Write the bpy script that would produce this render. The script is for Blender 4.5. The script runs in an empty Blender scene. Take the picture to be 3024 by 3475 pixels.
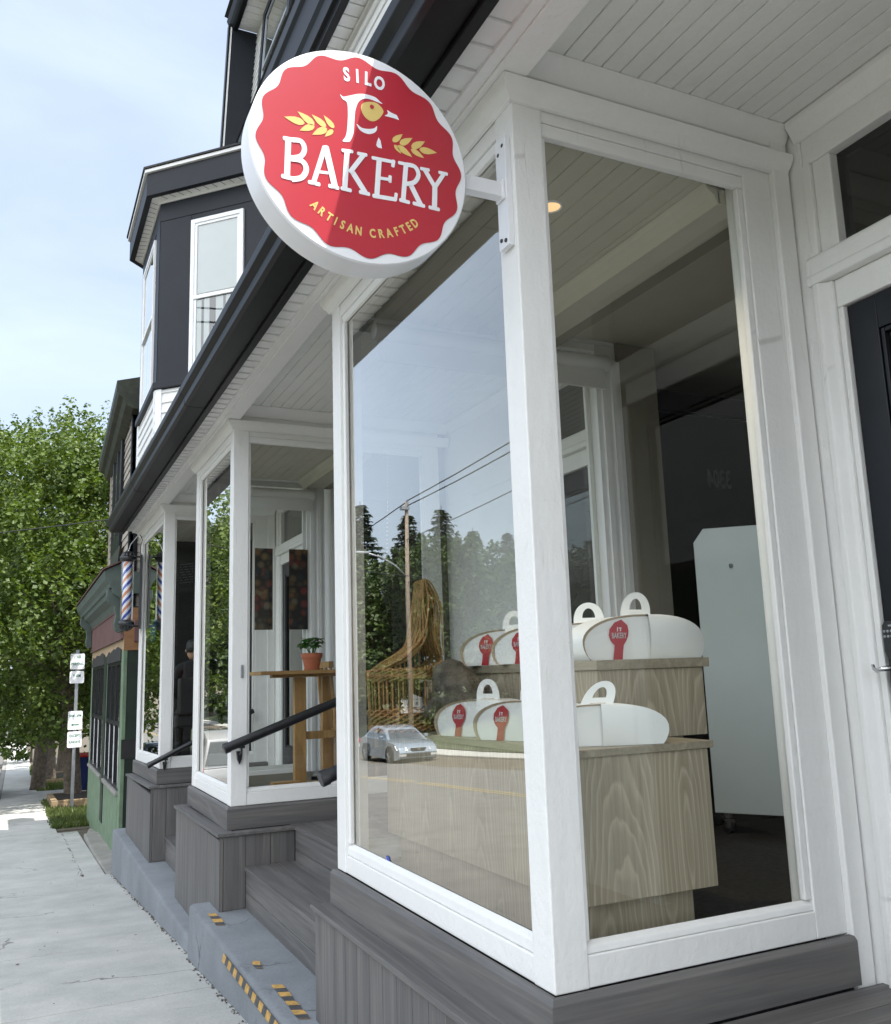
import bpy, bmesh, math, random
from mathutils import Vector, Matrix
R=math.radians
scene=bpy.context.scene
COL=scene.collection
random.seed(7)

# ------------------------------------------------------------------ helpers
class MB:
    """collects faces, later linked as one mesh object"""
    def __init__(s): s.v=[]; s.f=[]
    def add(s,vs,fs):
        n=len(s.v); s.v+= [tuple(p) for p in vs]; s.f+=[tuple(i+n for i in q) for q in fs]
        return s
    def hexa(s,p):
        return s.add(p,[(0,3,2,1),(4,5,6,7),(0,1,5,4),(1,2,6,5),(2,3,7,6),(3,0,4,7)])
    def box(s,x0,x1,y0,y1,z0,z1):
        if x0>x1:x0,x1=x1,x0
        if y0>y1:y0,y1=y1,y0
        if z0>z1:z0,z1=z1,z0
        return s.hexa([(x0,y0,z0),(x1,y0,z0),(x1,y1,z0),(x0,y1,z0),(x0,y0,z1),(x1,y0,z1),(x1,y1,z1),(x0,y1,z1)])
    def prism(s,prof,axis,a,b,caps=True):
        """prof: 2d points; axis y:(x,z)  x:(y,z)  z:(x,y)"""
        def P(p,t):
            return {'y':(p[0],t,p[1]),'x':(t,p[0],p[1]),'z':(p[0],p[1],t)}[axis]
        n=len(prof); vs=[P(p,a) for p in prof]+[P(p,b) for p in prof]
        fs=[(i,(i+1)%n,n+(i+1)%n,n+i) for i in range(n)]
        if caps: fs+=[tuple(range(n))[::-1],tuple(range(n,2*n))]
        return s.add(vs,fs)
    def poly(s,pts): return s.add(pts,[tuple(range(len(pts)))])
    def plate(s,pts,d):
        """polygon given as 3d points, thickened by vector d"""
        n=len(pts); d=Vector(d); vs=[Vector(p) for p in pts]; vs=vs+[p+d for p in vs]
        return s.add(vs,[tuple(range(n))[::-1],tuple(range(n,2*n))]+[(i,(i+1)%n,n+(i+1)%n,n+i) for i in range(n)])
    def tube(s,pts,r,n=8,caps=True,closed=False):
        pts=[Vector(p) for p in pts]; m=len(pts)
        rs=r if isinstance(r,(list,tuple)) else [r]*m
        vs=[];up=None
        for i,p in enumerate(pts):
            a=pts[(i-1)%m] if (closed or i>0) else p
            b=pts[(i+1)%m] if (closed or i<m-1) else p
            t=(b-a).normalized() if (b-a).length>1e-9 else Vector((0,0,1))
            if up is None: up=Vector((0,0,1)) if abs(t.z)<.9 else Vector((1,0,0))
            u=t.cross(up)
            if u.length<1e-6: u=t.orthogonal()
            u.normalize(); w=u.cross(t).normalized(); up=w
            for k in range(n):
                an=2*math.pi*k/n
                vs.append(p+(u*math.cos(an)+w*math.sin(an))*rs[i])
        fs=[]
        for i in range(m if closed else m-1):
            j=(i+1)%m
            for k in range(n):
                fs.append((i*n+k,i*n+(k+1)%n,j*n+(k+1)%n,j*n+k))
        if caps and not closed:
            fs.append(tuple(range(n))[::-1]); fs.append(tuple((m-1)*n+k for k in range(n)))
        return s.add(vs,fs)
    def lathe(s,prof,c,n=24,axis='z',sq=1.0):
        """prof [(r,h)]"""
        vs=[]
        for r,h in prof:
            for k in range(n):
                a=2*math.pi*k/n
                x,y=r*math.cos(a),r*math.sin(a)*sq
                vs.append({'z':(c[0]+x,c[1]+y,c[2]+h),'y':(c[0]+x,c[1]+h,c[2]+y),'x':(c[0]+h,c[1]+x,c[2]+y)}[axis])
        m=len(prof); fs=[(i*n+k,i*n+(k+1)%n,(i+1)*n+(k+1)%n,(i+1)*n+k) for i in range(m-1) for k in range(n)]
        flat=(m==2 and prof[0][0]<1e-6)
        if prof[0][0]>1e-6: fs.append(tuple(range(n))[::-1])
        if prof[-1][0]>1e-6 and not flat: fs.append(tuple((m-1)*n+k for k in range(n)))
        return s.add(vs,fs)
    def xform(s,M):
        s.v=[tuple(M@Vector(p)) for p in s.v]; return s

def obj(name,mb,mat,parent=None,bevel=0,smooth=False,local=False,label=None,kind=None,seg=2):
    me=bpy.data.meshes.new(name)
    vs=mb.v
    if parent is not None and not local:
        o=parent; off=Vector((0,0,0))
        while o: off+=o.location; o=o.parent
        vs=[(p[0]-off.x,p[1]-off.y,p[2]-off.z) for p in vs]
    me.from_pydata(vs,[],mb.f); me.update()
    bm=bmesh.new(); bm.from_mesh(me)
    bmesh.ops.recalc_face_normals(bm,faces=bm.faces); bm.to_mesh(me); bm.free()
    if mat: me.materials.append(mat)
    if smooth:
        me.shade_smooth() if smooth is True else me.shade_smooth()
        if smooth is not True:
            try: me.set_sharp_from_angle(angle=R(smooth))
            except Exception: pass
    ob=bpy.data.objects.new(name,me); COL.objects.link(ob)
    if parent is not None: ob.parent=parent
    if bevel:
        b=ob.modifiers.new('bevel','BEVEL'); b.width=bevel; b.segments=seg; b.limit_method='ANGLE'; b.angle_limit=R(35)
        b.harden_normals=False
    if label: ob['label']=label
    if kind: ob['kind']=kind
    return ob

def thing(name,label,cat,loc=(0,0,0),rz=0,group=None):
    o=bpy.data.objects.new(name,None); COL.objects.link(o); o.empty_display_size=.1
    o.location=loc; o.rotation_euler=(0,0,rz); tag(o,label,cat,group); return o
def tag(o,label,cat,group=None):
    o['label']=label; o['category']=cat
    if group: o['group']=group
    return o
def dup(root,loc=None,rz=None,label=None,scale=None):
    def cp(o,par):
        c=o.copy(); COL.objects.link(c); c.parent=par
        for ch in o.children: cp(ch,c)
        return c
    r=cp(root,root.parent)
    if loc is not None: r.location=loc
    if rz is not None: r.rotation_euler=(0,0,rz)
    if scale is not None: r.scale=scale
    if label: r['label']=label
    return r

def textmesh(body,size,ext=.0005,bold=0.0,sx=1.0,align='CENTER'):
    cu=bpy.data.curves.new('txt','FONT'); cu.body=body; cu.size=size; cu.extrude=ext; cu.offset=bold
    cu.align_x=align; cu.align_y='CENTER'; cu.resolution_u=3
    ob=bpy.data.objects.new('txt',cu); COL.objects.link(ob)
    dg=bpy.context.evaluated_depsgraph_get()
    me=bpy.data.meshes.new_from_object(ob.evaluated_get(dg))
    mb=MB(); mb.v=[(v.co.x*sx,v.co.y,v.co.z) for v in me.vertices]; mb.f=[tuple(p.vertices) for p in me.polygons]
    bpy.data.objects.remove(ob); bpy.data.curves.remove(cu); bpy.data.meshes.remove(me)
    return mb
def frame_on(mb,origin,ux,uy,un):
    """place flat xy text mesh on a plane"""
    ux,uy,un=Vector(ux),Vector(uy),Vector(un); o=Vector(origin)
    mb.v=[tuple(o+ux*p[0]+uy*p[1]+un*p[2]) for p in mb.v]; return mb

# ------------------------------------------------------------------ materials
def newmat(name):
    m=bpy.data.materials.new(name); m.use_nodes=True
    nt=m.node_tree; b=nt.nodes['Principled BSDF']
    return m,nt,b
def N(nt,t,**kw):
    n=nt.nodes.new(t)
    for k,v in kw.items():
        if k in n.inputs: n.inputs[k].default_value=v
        else: setattr(n,k,v)
    return n
def coords(nt,scale=(1,1,1),rot=(0,0,0),kind='Object'):
    tc=N(nt,'ShaderNodeTexCoord'); mp=N(nt,'ShaderNodeMapping')
    mp.inputs['Scale'].default_value=scale; mp.inputs['Rotation'].default_value=rot
    nt.links.new(tc.outputs[kind],mp.inputs['Vector']); return mp.outputs['Vector']
def ramp(nt,fac,stops):
    r=N(nt,'ShaderNodeValToRGB'); e=r.color_ramp.elements
    while len(e)<len(stops): e.new(.5)
    for q,(p,c) in zip(e,stops): q.position=p; q.color=(*c,1) if len(c)==3 else c
    nt.links.new(fac,r.inputs['Fac']); return r.outputs['Color']
def g3(v): return (v,v,v)
def mix(nt,a,b,fac,mode='MIX'):
    m=N(nt,'ShaderNodeMix',data_type='RGBA',blend_type=mode)
    for s,val in ((m.inputs[6],a),(m.inputs[7],b)):
        if hasattr(val,'links') or hasattr(val,'is_linked'): nt.links.new(val,s)
        else: s.default_value=(*val,1)
    if hasattr(fac,'is_linked'): nt.links.new(fac,m.inputs[0])
    else: m.inputs[0].default_value=fac
    return m.outputs[2]
def noise(nt,vec,scale,detail=4,rough=.55,dist=0):
    n=N(nt,'ShaderNodeTexNoise'); n.inputs['Scale'].default_value=scale; n.inputs['Detail'].default_value=detail
    n.inputs['Roughness'].default_value=rough; n.inputs['Distortion'].default_value=dist
    nt.links.new(vec,n.inputs['Vector']); return n.outputs['Fac']
def bump(nt,b,h,strength=.3,dist=.01):
    n=N(nt,'ShaderNodeBump'); n.inputs['Strength'].default_value=strength; n.inputs['Distance'].default_value=dist
    nt.links.new(h,n.inputs['Height']); nt.links.new(n.outputs['Normal'],b.inputs['Normal'])

def plain(name,col,rough=.5,metal=0,var=.08,scale=6,bmp=0,bscale=40,spec=.5,coat=0):
    m,nt,b=newmat(name); v=coords(nt)
    f=noise(nt,v,scale,5,.6)
    c=ramp(nt,f,[(.3,tuple(max(0,x*(1-var)) for x in col)),(.7,tuple(min(1,x*(1+var)) for x in col))])
    nt.links.new(c,b.inputs['Base Color']); b.inputs['Roughness'].default_value=rough; b.inputs['Metallic'].default_value=metal
    b.inputs['Specular IOR Level'].default_value=spec
    if coat: b.inputs['Coat Weight'].default_value=coat; b.inputs['Coat Roughness'].default_value=.05
    if bmp: bump(nt,b,noise(nt,v,bscale,4,.6),bmp,.01)
    return m
def old_paint(name,col=(.8,.8,.785),dirt=.5,rough=.42):
    """old brushed white paint: drips, chips, grime"""
    m,nt,b=newmat(name); v=coords(nt); vs=coords(nt,(18,18,1.3))
    f=noise(nt,v,3,6,.65); st=noise(nt,vs,2.2,5,.6)
    c=ramp(nt,f,[(.25,tuple(x*(1-.07*dirt*2) for x in col)),(.62,col)])
    gr=ramp(nt,st,[(.30,(.80,.79,.76)),(.45,(1,1,1))])
    c=mix(nt,c,gr,.26*dirt,'MULTIPLY')
    sp=N(nt,'ShaderNodeTexVoronoi'); sp.inputs['Scale'].default_value=9; nt.links.new(v,sp.inputs['Vector'])
    big=noise(nt,v,2.1,2)
    k=N(nt,'ShaderNodeMath',operation='MULTIPLY_ADD'); nt.links.new(big,k.inputs[0]); k.inputs[1].default_value=.09; k.inputs[2].default_value=-.043
    lt=N(nt,'ShaderNodeMath',operation='LESS_THAN'); nt.links.new(sp.outputs['Distance'],lt.inputs[0]); nt.links.new(k.outputs[0],lt.inputs[1])
    c=mix(nt,c,(.22,.2,.18),lt.outputs[0])
    ve=N(nt,'ShaderNodeTexVoronoi',feature='DISTANCE_TO_EDGE'); ve.inputs['Scale'].default_value=1.0; nt.links.new(coords(nt,(9,9,1.1)),ve.inputs['Vector'])
    cm=ramp(nt,noise(nt,v,3.3,3),[(.60,g3(0)),(.70,g3(1))]); ck=ramp(nt,ve.outputs['Distance'],[(.004,g3(1)),(.012,g3(0))])
    cr=mix(nt,(0,0,0),ck,cm); c=mix(nt,c,(.33,.31,.28),mix(nt,(0,0,0),cr,max(0,dirt*1.6-.12) if dirt<.4 else 0.0))
    nt.links.new(c,b.inputs['Base Color']); b.inputs['Roughness'].default_value=rough
    h1=noise(nt,v,34,6,.66); h2=noise(nt,coords(nt,(6,6,1.6)),3,4,.6)
    a=N(nt,'ShaderNodeMath',operation='ADD'); nt.links.new(h1,a.inputs[0]); nt.links.new(h2,a.inputs[1])
    bump(nt,b,a.outputs[0],.8*dirt+.18,.007)
    return m
def wood(name,dark,light,axis='z',freq=14,rough=.55,contrast=(.35,.65),bmp=.15,stretch=.035,fine=60,streak=None):
    """grain running along one axis"""
    m,nt,b=newmat(name)
    sc={'x':(stretch,1,1),'y':(1,stretch,1),'z':(1,1,stretch)}[axis]
    v=coords(nt,sc)
    d=noise(nt,v,1.9,2,.5)
    w=N(nt,'ShaderNodeMath',operation='MULTIPLY_ADD'); nt.links.new(d,w.inputs[0]); w.inputs[1].default_value=freq; w.inputs[2].default_value=0
    fr=N(nt,'ShaderNodeMath',operation='FRACT'); nt.links.new(w.outputs[0],fr.inputs[0])
    rings=ramp(nt,fr.outputs[0],[(0,g3(.0)),(.72,g3(.35)),(.93,g3(1)),(1,g3(.0))])
    fn=noise(nt,v,fine,3,.7)
    f2=ramp(nt,fn,[(contrast[0],g3(0)),(contrast[1],g3(1))])
    mm=mix(nt,rings,f2,.5)
    c=mix(nt,dark,light,mm)
    nt.links.new(c,b.inputs['Base Color']); b.inputs['Roughness'].default_value=rough
    if bmp: bump(nt,b,mm,bmp,.003)
    return m
def cathedral(name,dark,light):
    """flat-sawn veneer: long nested arches, light lines on taupe"""
    m,nt,b=newmat(name); tc=N(nt,'ShaderNodeTexCoord'); sx=N(nt,'ShaderNodeSeparateXYZ'); nt.links.new(tc.outputs['Object'],sx.inputs[0])
    def mth(op,*ar,cl=False):
        n=N(nt,'ShaderNodeMath',operation=op)
        for i,q in enumerate(ar):
            if hasattr(q,'is_linked'): nt.links.new(q,n.inputs[i])
            else: n.inputs[i].default_value=q
        return n.outputs[0]
    u=mth('ADD',sx.outputs['X'],mth('MULTIPLY',sx.outputs['Y'],1.03)); z=sx.outputs['Z']
    w=.26; cell=mth('FLOOR',mth('DIVIDE',u,w)); lu=mth('SUBTRACT',u,mth('MULTIPLY',mth('ADD',cell,.5),w))
    cv=N(nt,'ShaderNodeCombineXYZ'); nt.links.new(mth('MULTIPLY',u,5.0),cv.inputs[0]); nt.links.new(mth('MULTIPLY',z,1.6),cv.inputs[1])
    n1=N(nt,'ShaderNodeTexNoise'); n1.inputs['Scale'].default_value=1.6; n1.inputs['Detail'].default_value=3; nt.links.new(cv.outputs[0],n1.inputs['Vector'])
    nn=mth('SUBTRACT',n1.outputs['Fac'],.5)
    zz=mth('ADD',mth('MULTIPLY',mth('ADD',z,mth('MULTIPLY',mth('SINE',mth('MULTIPLY',cell,2.7)),.35)),.135),mth('MULTIPLY',nn,.05))
    r=mth('SQRT',mth('ADD',mth('MULTIPLY',lu,lu),mth('MULTIPLY',zz,zz)))
    ph=mth('FRACT',mth('MULTIPLY',mth('ADD',r,mth('MULTIPLY',nn,.012)),56))
    ring=ramp(nt,ph,[(0,g3(.05)),(.55,g3(.25)),(.86,g3(.95)),(1,g3(.05))])
    fv=coords(nt,(1,1,.02)); fn=noise(nt,fv,110,3,.7); f2=ramp(nt,fn,[(.35,g3(0)),(.65,g3(1))])
    mm=mix(nt,ring,f2,.38); c=mix(nt,dark,light,mm)
    big=noise(nt,coords(nt,(3,3,.4)),1.5,2); c=mix(nt,c,ramp(nt,big,[(.3,g3(.86)),(.7,g3(1.08))]),1.0,'MULTIPLY')
    nt.links.new(c,b.inputs['Base Color']); b.inputs['Roughness'].default_value=.5; return m
def composite(name,axis):
    """grey composite decking: soft streaks along the board, faint embossed grain, scuffs"""
    m,nt,b=newmat(name)
    sc={'x':(.04,1,1),'y':(1,.04,1),'z':(1,1,.04)}[axis]
    v=coords(nt,sc); vo=coords(nt)
    s1=noise(nt,v,16,4,.65); s2=noise(nt,v,75,3,.6)
    c=ramp(nt,s1,[(.26,(.078,.076,.077)),(.5,(.116,.112,.110)),(.74,(.176,.167,.158))])
    c2=ramp(nt,s2,[(.35,g3(.8)),(.65,g3(1.08))]); c=mix(nt,c,c2,.7,'MULTIPLY')
    d=noise(nt,v,1.6,2,.5)
    w=N(nt,'ShaderNodeMath',operation='MULTIPLY'); nt.links.new(d,w.inputs[0]); w.inputs[1].default_value=16
    fr=N(nt,'ShaderNodeMath',operation='FRACT'); nt.links.new(w.outputs[0],fr.inputs[0])
    ln=ramp(nt,fr.outputs[0],[(0,g3(0)),(.86,g3(0)),(.93,g3(1)),(1,g3(0))])
    c=mix(nt,c,(.2,.19,.18),mix(nt,(0,0,0),ln,.35))
    sc2=noise(nt,vo,26,6,.75); c=mix(nt,c,(.26,.255,.25),ramp(nt,sc2,[(.66,g3(0)),(.8,g3(.35))]))
    nt.links.new(c,b.inputs['Base Color']); b.inputs['Roughness'].default_value=.58
    bump(nt,b,mix(nt,ln,s2,.5),.22,.003)
    return m
def concrete(name,lo,hi,stain=(.12,.11,.1),rough=.9,scale=1.0):
    m,nt,b=newmat(name); v=coords(nt)
    f=noise(nt,v,2.2*scale,8,.62); f2=noise(nt,v,70*scale,4,.7); f3=noise(nt,v,.7*scale,5,.6,.6)
    c=ramp(nt,f,[(.3,lo),(.7,hi)])
    c=mix(nt,c,ramp(nt,f2,[(.3,g3(.78)),(.7,g3(1.12))]),.7,'MULTIPLY')
    c=mix(nt,c,stain,ramp(nt,f3,[(.60,g3(0)),(.82,g3(.45))]))
    sp=N(nt,'ShaderNodeTexVoronoi'); sp.inputs['Scale'].default_value=14*scale; nt.links.new(v,sp.inputs['Vector'])
    c=mix(nt,c,(.1,.095,.09),ramp(nt,sp.outputs['Distance'],[(.03,g3(.8)),(.06,g3(0))]))
    ve=N(nt,'ShaderNodeTexVoronoi',feature='DISTANCE_TO_EDGE'); ve.inputs['Scale'].default_value=.9*scale
    dv_=N(nt,'ShaderNodeVectorMath',operation='ADD'); nz_=N(nt,'ShaderNodeTexNoise'); nz_.inputs['Scale'].default_value=3; nz_.inputs['Detail'].default_value=5; nt.links.new(v,nz_.inputs['Vector']); sc_=N(nt,'ShaderNodeVectorMath',operation='SCALE'); sc_.inputs['Scale'].default_value=.5; nt.links.new(nz_.outputs['Color'],sc_.inputs[0]); nt.links.new(v,dv_.inputs[0]); nt.links.new(sc_.outputs[0],dv_.inputs[1]); nt.links.new(dv_.outputs[0],ve.inputs['Vector'])
    cm=ramp(nt,noise(nt,v,.9*scale,2),[(.52,g3(0)),(.60,g3(1))]); ck=ramp(nt,ve.outputs['Distance'],[(.004,g3(1)),(.012,g3(0))])
    c=mix(nt,c,tuple(x*.5 for x in lo),mix(nt,(0,0,0),ck,cm))
    nt.links.new(c,b.inputs['Base Color']); b.inputs['Roughness'].default_value=rough
    bump(nt,b,mix(nt,f2,f,.4),.5,.007)
    return m
def glass(name,f0=.05,power=2.5,tint=(.93,.96,.94),gain=.95,wav=.0):
    m=bpy.data.materials.new(name); m.use_nodes=True; nt=m.node_tree; nt.nodes.clear()
    out=N(nt,'ShaderNodeOutputMaterial'); mx=N(nt,'ShaderNodeMixShader'); tr=N(nt,'ShaderNodeBsdfTransparent'); gl=N(nt,'ShaderNodeBsdfGlossy')
    tr.inputs['Color'].default_value=(*tint,1); gl.inputs['Roughness'].default_value=0; gl.inputs['Color'].default_value=(1,.99,.95,1)
    ge=N(nt,'ShaderNodeNewGeometry'); dt=N(nt,'ShaderNodeVectorMath',operation='DOT_PRODUCT')
    nt.links.new(ge.outputs['Normal'],dt.inputs[0]); nt.links.new(ge.outputs['Incoming'],dt.inputs[1])
    ab=N(nt,'ShaderNodeMath',operation='ABSOLUTE'); nt.links.new(dt.outputs['Value'],ab.inputs[0])
    su=N(nt,'ShaderNodeMath',operation='SUBTRACT'); su.inputs[0].default_value=1; nt.links.new(ab.outputs[0],su.inputs[1])
    pw=N(nt,'ShaderNodeMath',operation='POWER'); nt.links.new(su.outputs[0],pw.inputs[0]); pw.inputs[1].default_value=power
    ma=N(nt,'ShaderNodeMath',operation='MULTIPLY_ADD'); nt.links.new(pw.outputs[0],ma.inputs[0]); ma.inputs[1].default_value=gain; ma.inputs[2].default_value=f0
    ma.use_clamp=True
    nt.links.new(ma.outputs[0],mx.inputs[0]); nt.links.new(tr.outputs[0],mx.inputs[1]); nt.links.new(gl.outputs[0],mx.inputs[2])
    if wav:
        v=coords(nt); nz=noise(nt,v,1.3,1,.4); bp=N(nt,'ShaderNodeBump'); bp.inputs['Strength'].default_value=1; bp.inputs['Distance'].default_value=wav
        nt.links.new(nz,bp.inputs['Height']); nt.links.new(bp.outputs['Normal'],gl.inputs['Normal'])
    nt.links.new(mx.outputs[0],out.inputs[0]); return m
def leafmat(name,lo,hi,scale=1.2,trans=.35):
    m=bpy.data.materials.new(name); m.use_nodes=True; nt=m.node_tree; nt.nodes.clear()
    out=N(nt,'ShaderNodeOutputMaterial'); mx=N(nt,'ShaderNodeMixShader'); df=N(nt,'ShaderNodeBsdfPrincipled'); tl=N(nt,'ShaderNodeBsdfTranslucent')
    v=coords(nt); f=noise(nt,v,scale,3,.6); f2=noise(nt,v,scale*9,2,.5)
    mm=mix(nt,f,f2,.5); c=ramp(nt,mm,[(.36,lo),(.64,hi)])
    nt.links.new(c,df.inputs['Base Color']); df.inputs['Roughness'].default_value=.5; df.inputs['Specular IOR Level'].default_value=.35
    c2=mix(nt,c,(1.5,1.55,.7),1.0,'MULTIPLY'); nt.links.new(c2,tl.inputs['Color'])
    mx.inputs[0].default_value=trans
    nt.links.new(df.outputs[0],mx.inputs[1]); nt.links.new(tl.outputs[0],mx.inputs[2]); nt.links.new(mx.outputs[0],out.inputs[0]); return m
def emit(name,col,s):
    m=bpy.data.materials.new(name); m.use_nodes=True; nt=m.node_tree; nt.nodes.clear()
    out=N(nt,'ShaderNodeOutputMaterial'); e=N(nt,'ShaderNodeEmission'); e.inputs[0].default_value=(*col,1); e.inputs[1].default_value=s
    nt.links.new(e.outputs[0],out.inputs[0]); return m

M=dict(
 white=old_paint('old_white_paint',dirt=.34),
 white2=old_paint('white_ceiling_paint',(.79,.795,.77),.45,.5),
 vinyl=plain('white_vinyl',(.78,.78,.77),.45,var=.05),
 winwhite=plain('white_window_vinyl',(.8,.81,.82),.35,var=.03),
 black=plain('black_gutter_metal',(.0065,.007,.008),.42,var=.35,scale=5,spec=.22),
 navy=plain('charcoal_panel',(.0115,.014,.019),.5,var=.14,scale=3,spec=.3),
 doorblack=plain('black_door_paint',(.005,.0065,.010),.35,var=.3,scale=4,spec=.3),
 comp_y=composite('grey_composite_along',  'y'), comp_x=composite('grey_composite_across','x'), comp_z=composite('grey_composite_upright','z'),
 darkgap=plain('dark_gap',(.02,.02,.021),.9),
 blockpaint=concrete('grey_painted_concrete',(.155,.168,.182),(.215,.232,.247),(.10,.10,.10),.7),
 walk=concrete('sidewalk_concrete',(.36,.365,.345),(.49,.49,.46),(.22,.21,.185),.9),
 slabold=concrete('old_concrete',(.2,.195,.18),(.31,.3,.27)),
 asphalt=concrete('asphalt',(.105,.103,.1),(.15,.147,.14),(.075,.074,.072),.9),
 earth=concrete('earth',(.07,.06,.045),(.12,.1,.07)),
 lawn=plain('lawn_green',(.050,.068,.028),.9,var=.5,scale=3,bmp=.6,bscale=60),
 shingle=plain('dark_shingles',(.035,.035,.037),.9,var=.4,scale=25,bmp=.5,bscale=60),
 glassA=glass('shop_glass',.05,2.0,(.94,.96,.945),1.18,.0003),
 glassS=glass('side_glass',.035,2.6,(.96,.98,.965),.95,.0003),
 glassW=glass('upper_glass',.10,2.2,(.75,.8,.8),1.0,.0006),
 glassC=glass('car_glass',.08,2.5,(.25,.28,.28),.9),
 tube=glass('clear_tube',.04,2.5,(.96,.96,.97),.7),
 red=plain('sign_red',(.44,.030,.046),.3,var=.03,spec=.5),
 signwhite=plain('sign_white',(.80,.81,.84),.28,var=.02),
 gold=plain('sign_gold',(.68,.50,.17),.35,var=.04),
 paper=plain('white_card',(.88,.89,.88),.4,var=.02),
 kraft=plain('card_inside',(.50,.40,.29),.8,var=.1),
 counter=cathedral('taupe_woodgrain',(.27,.228,.160),(.50,.44,.335)),
 counter_y=wood('taupe_woodgrain_edge',(.24,.205,.15),(.40,.35,.26),'y',8,.5,bmp=.05,stretch=.06,fine=70),
 pine=wood('honey_pine',(.30,.165,.060),(.47,.285,.115),'z',7,.4,bmp=.03,stretch=.12),
 pine_x=wood('honey_pine_top',(.30,.165,.060),(.47,.285,.115),'x',7,.4,bmp=.03,stretch=.12),
 bark=plain('bark',(.11,.088,.066),.95,var=.5,scale=9,bmp=1,bscale=22),
 pole=plain('weathered_pole',(.26,.215,.17),.9,var=.3,scale=9),
 timber=wood('raised_bed_timber',(.20,.14,.075),(.36,.27,.16),'x',6,.8,stretch=.1),
 maple=leafmat('maple_leaves',(.034,.066,.010),(.112,.158,.026),1.2,.28),
 maple2=leafmat('maple_leaves_far',(.030,.060,.010),(.09,.135,.024),1.2,.25),
 needle=leafmat('conifer_needles',(.012,.026,.010),(.034,.060,.020),1.0,.12),
 wood2=leafmat('woodland_leaves',(.016,.036,.007),(.055,.090,.016),.7,.2),
 grass=leafmat('grass_blades',(.045,.075,.018),(.12,.15,.045),2.0,.3),
 cream=plain('cream_ceiling',(.52,.50,.42),.6,var=.04),
 room=plain('room_wall',(.25,.235,.19),.7,var=.05),
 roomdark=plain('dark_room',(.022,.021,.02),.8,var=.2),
 floor=plain('dark_floor',(.035,.030,.026),.75,var=.6,scale=45),
 floorg=plain('grey_floor',(.18,.18,.17),.5,var=.2,scale=9),
 chrome=plain('chrome',(.6,.6,.62),.15,1.0,var=.05),
 steel=plain('galvanised_steel',(.33,.35,.37),.45,.7,var=.12),
 terracotta=plain('terracotta',(.40,.12,.06),.75,var=.15,scale=18),
 soil=plain('soil',(.03,.022,.015),.95,var=.4),
 plant=leafmat('pot_plant_leaf',(.03,.10,.02),(.07,.19,.04),8,.15),
 rock=plain('rock',(.13,.115,.095),.9,var=.7,scale=9,bmp=1,bscale=24),
 wick1=plain('willow_brown',(.46,.25,.11),.6,var=.4,scale=14),
 wick2=plain('willow_green',(.36,.27,.10),.6,var=.4,scale=14),
 blind=plain('roller_blind',(.66,.665,.66),.7,var=.03),
 case=plain('white_enamel',(.74,.83,.84),.18,var=.02),
 rubber=plain('black_rubber',(.014,.014,.015),.6,var=.2),
 blue=plain('barber_blue',(.012,.055,.42),.3,var=.03),
 orange=plain('barber_orange',(.62,.22,.10),.3,var=.03),
 iron=plain('black_cast_iron',(.010,.011,.013),.35,var=.3,scale=20,spec=.6),
 green=plain('faded_green_paint',(.145,.215,.135),.6,var=.22,scale=5,bmp=.2),
 dgreen=plain('dark_green_paint',(.010,.022,.013),.5,var=.35,scale=4,bmp=.2),
 ggreen=plain('grey_green_trim',(.068,.092,.080),.6,var=.2,scale=6),
 maroon=plain('maroon_board',(.125,.060,.058),.6,var=.2,scale=5),
 rawwood=wood('raw_boards',(.22,.105,.045),(.34,.18,.085),'x',6,.8,stretch=.1),
 palewood=wood('pale_boards',(.27,.19,.11),(.40,.30,.19),'y',6,.8,stretch=.1),
 tan=plain('tan_siding',(.34,.305,.26),.7,var=.12,scale=4),
 olive=plain('mossy_black',(.022,.026,.014),.6,var=.6,scale=7),
 binblue=plain('blue_bin_plastic',(.010,.024,.115),.45,var=.15),
 binred=plain('red_bin_lid',(.42,.020,.016),.4,var=.1),
 tapey=plain('tape_yellow',(.50,.30,.085),.7,var=.35,scale=38),
 tapek=plain('tape_black',(.065,.068,.072),.6,var=.3,scale=30),
 car_blue=plain('pale_blue_car_paint',(.27,.33,.39),.25,.5,var=.03,coat=1),
 car_grey=plain('grey_car_paint',(.30,.305,.31),.3,.3,var=.03,coat=1),
 car_dark=plain('dark_blue_car_paint',(.02,.03,.06),.3,.3,var=.03,coat=1),
 lamp=emit('lit_lamp',(1.0,.66,.33),.56),
 glassD=glass('dark_door_glass',.035,2.7,(.16,.18,.18),.9,.0003),
 neon=emit('blue_sign_glow',(.12,.55,.9),.7),
 tail=plain('tail_red',(.5,.015,.015),.2,coat=1),
 headl=plain('headlight',(.7,.7,.7),.1,.3,coat=1),
 skin=plain('skin',(.42,.24,.16),.55,var=.06),
 blackcloth=plain('black_cloth',(.012,.012,.013),.9,var=.2),
 hair=plain('dark_hair',(.012,.010,.009),.6,var=.4,scale=60),
 signgreen=plain('sign_green',(.02,.16,.08),.4),
 dim=plain('dim_digits',(.13,.135,.135),.5),
)
def prof(y):
    """height of the pavement along the street"""
    P=[(-80,5.7),(10,-1.41),(21,-1.88),(27,-2.2),(33,-2.47),(40,-2.65),(60,-2.88),(120,-3.2),(400,-3.4)]
    for (a,za),(b,zb) in zip(P,P[1:]):
        if y<=b: return za+(zb-za)*(y-a)/(b-a)
    return P[-1][1]
CAMP=(3040.45764,1514.70892,1742.20604,0.44643,0.17631,0.03288); CAMLOC=(-1.36543,-2.26448,0.87551)
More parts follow.
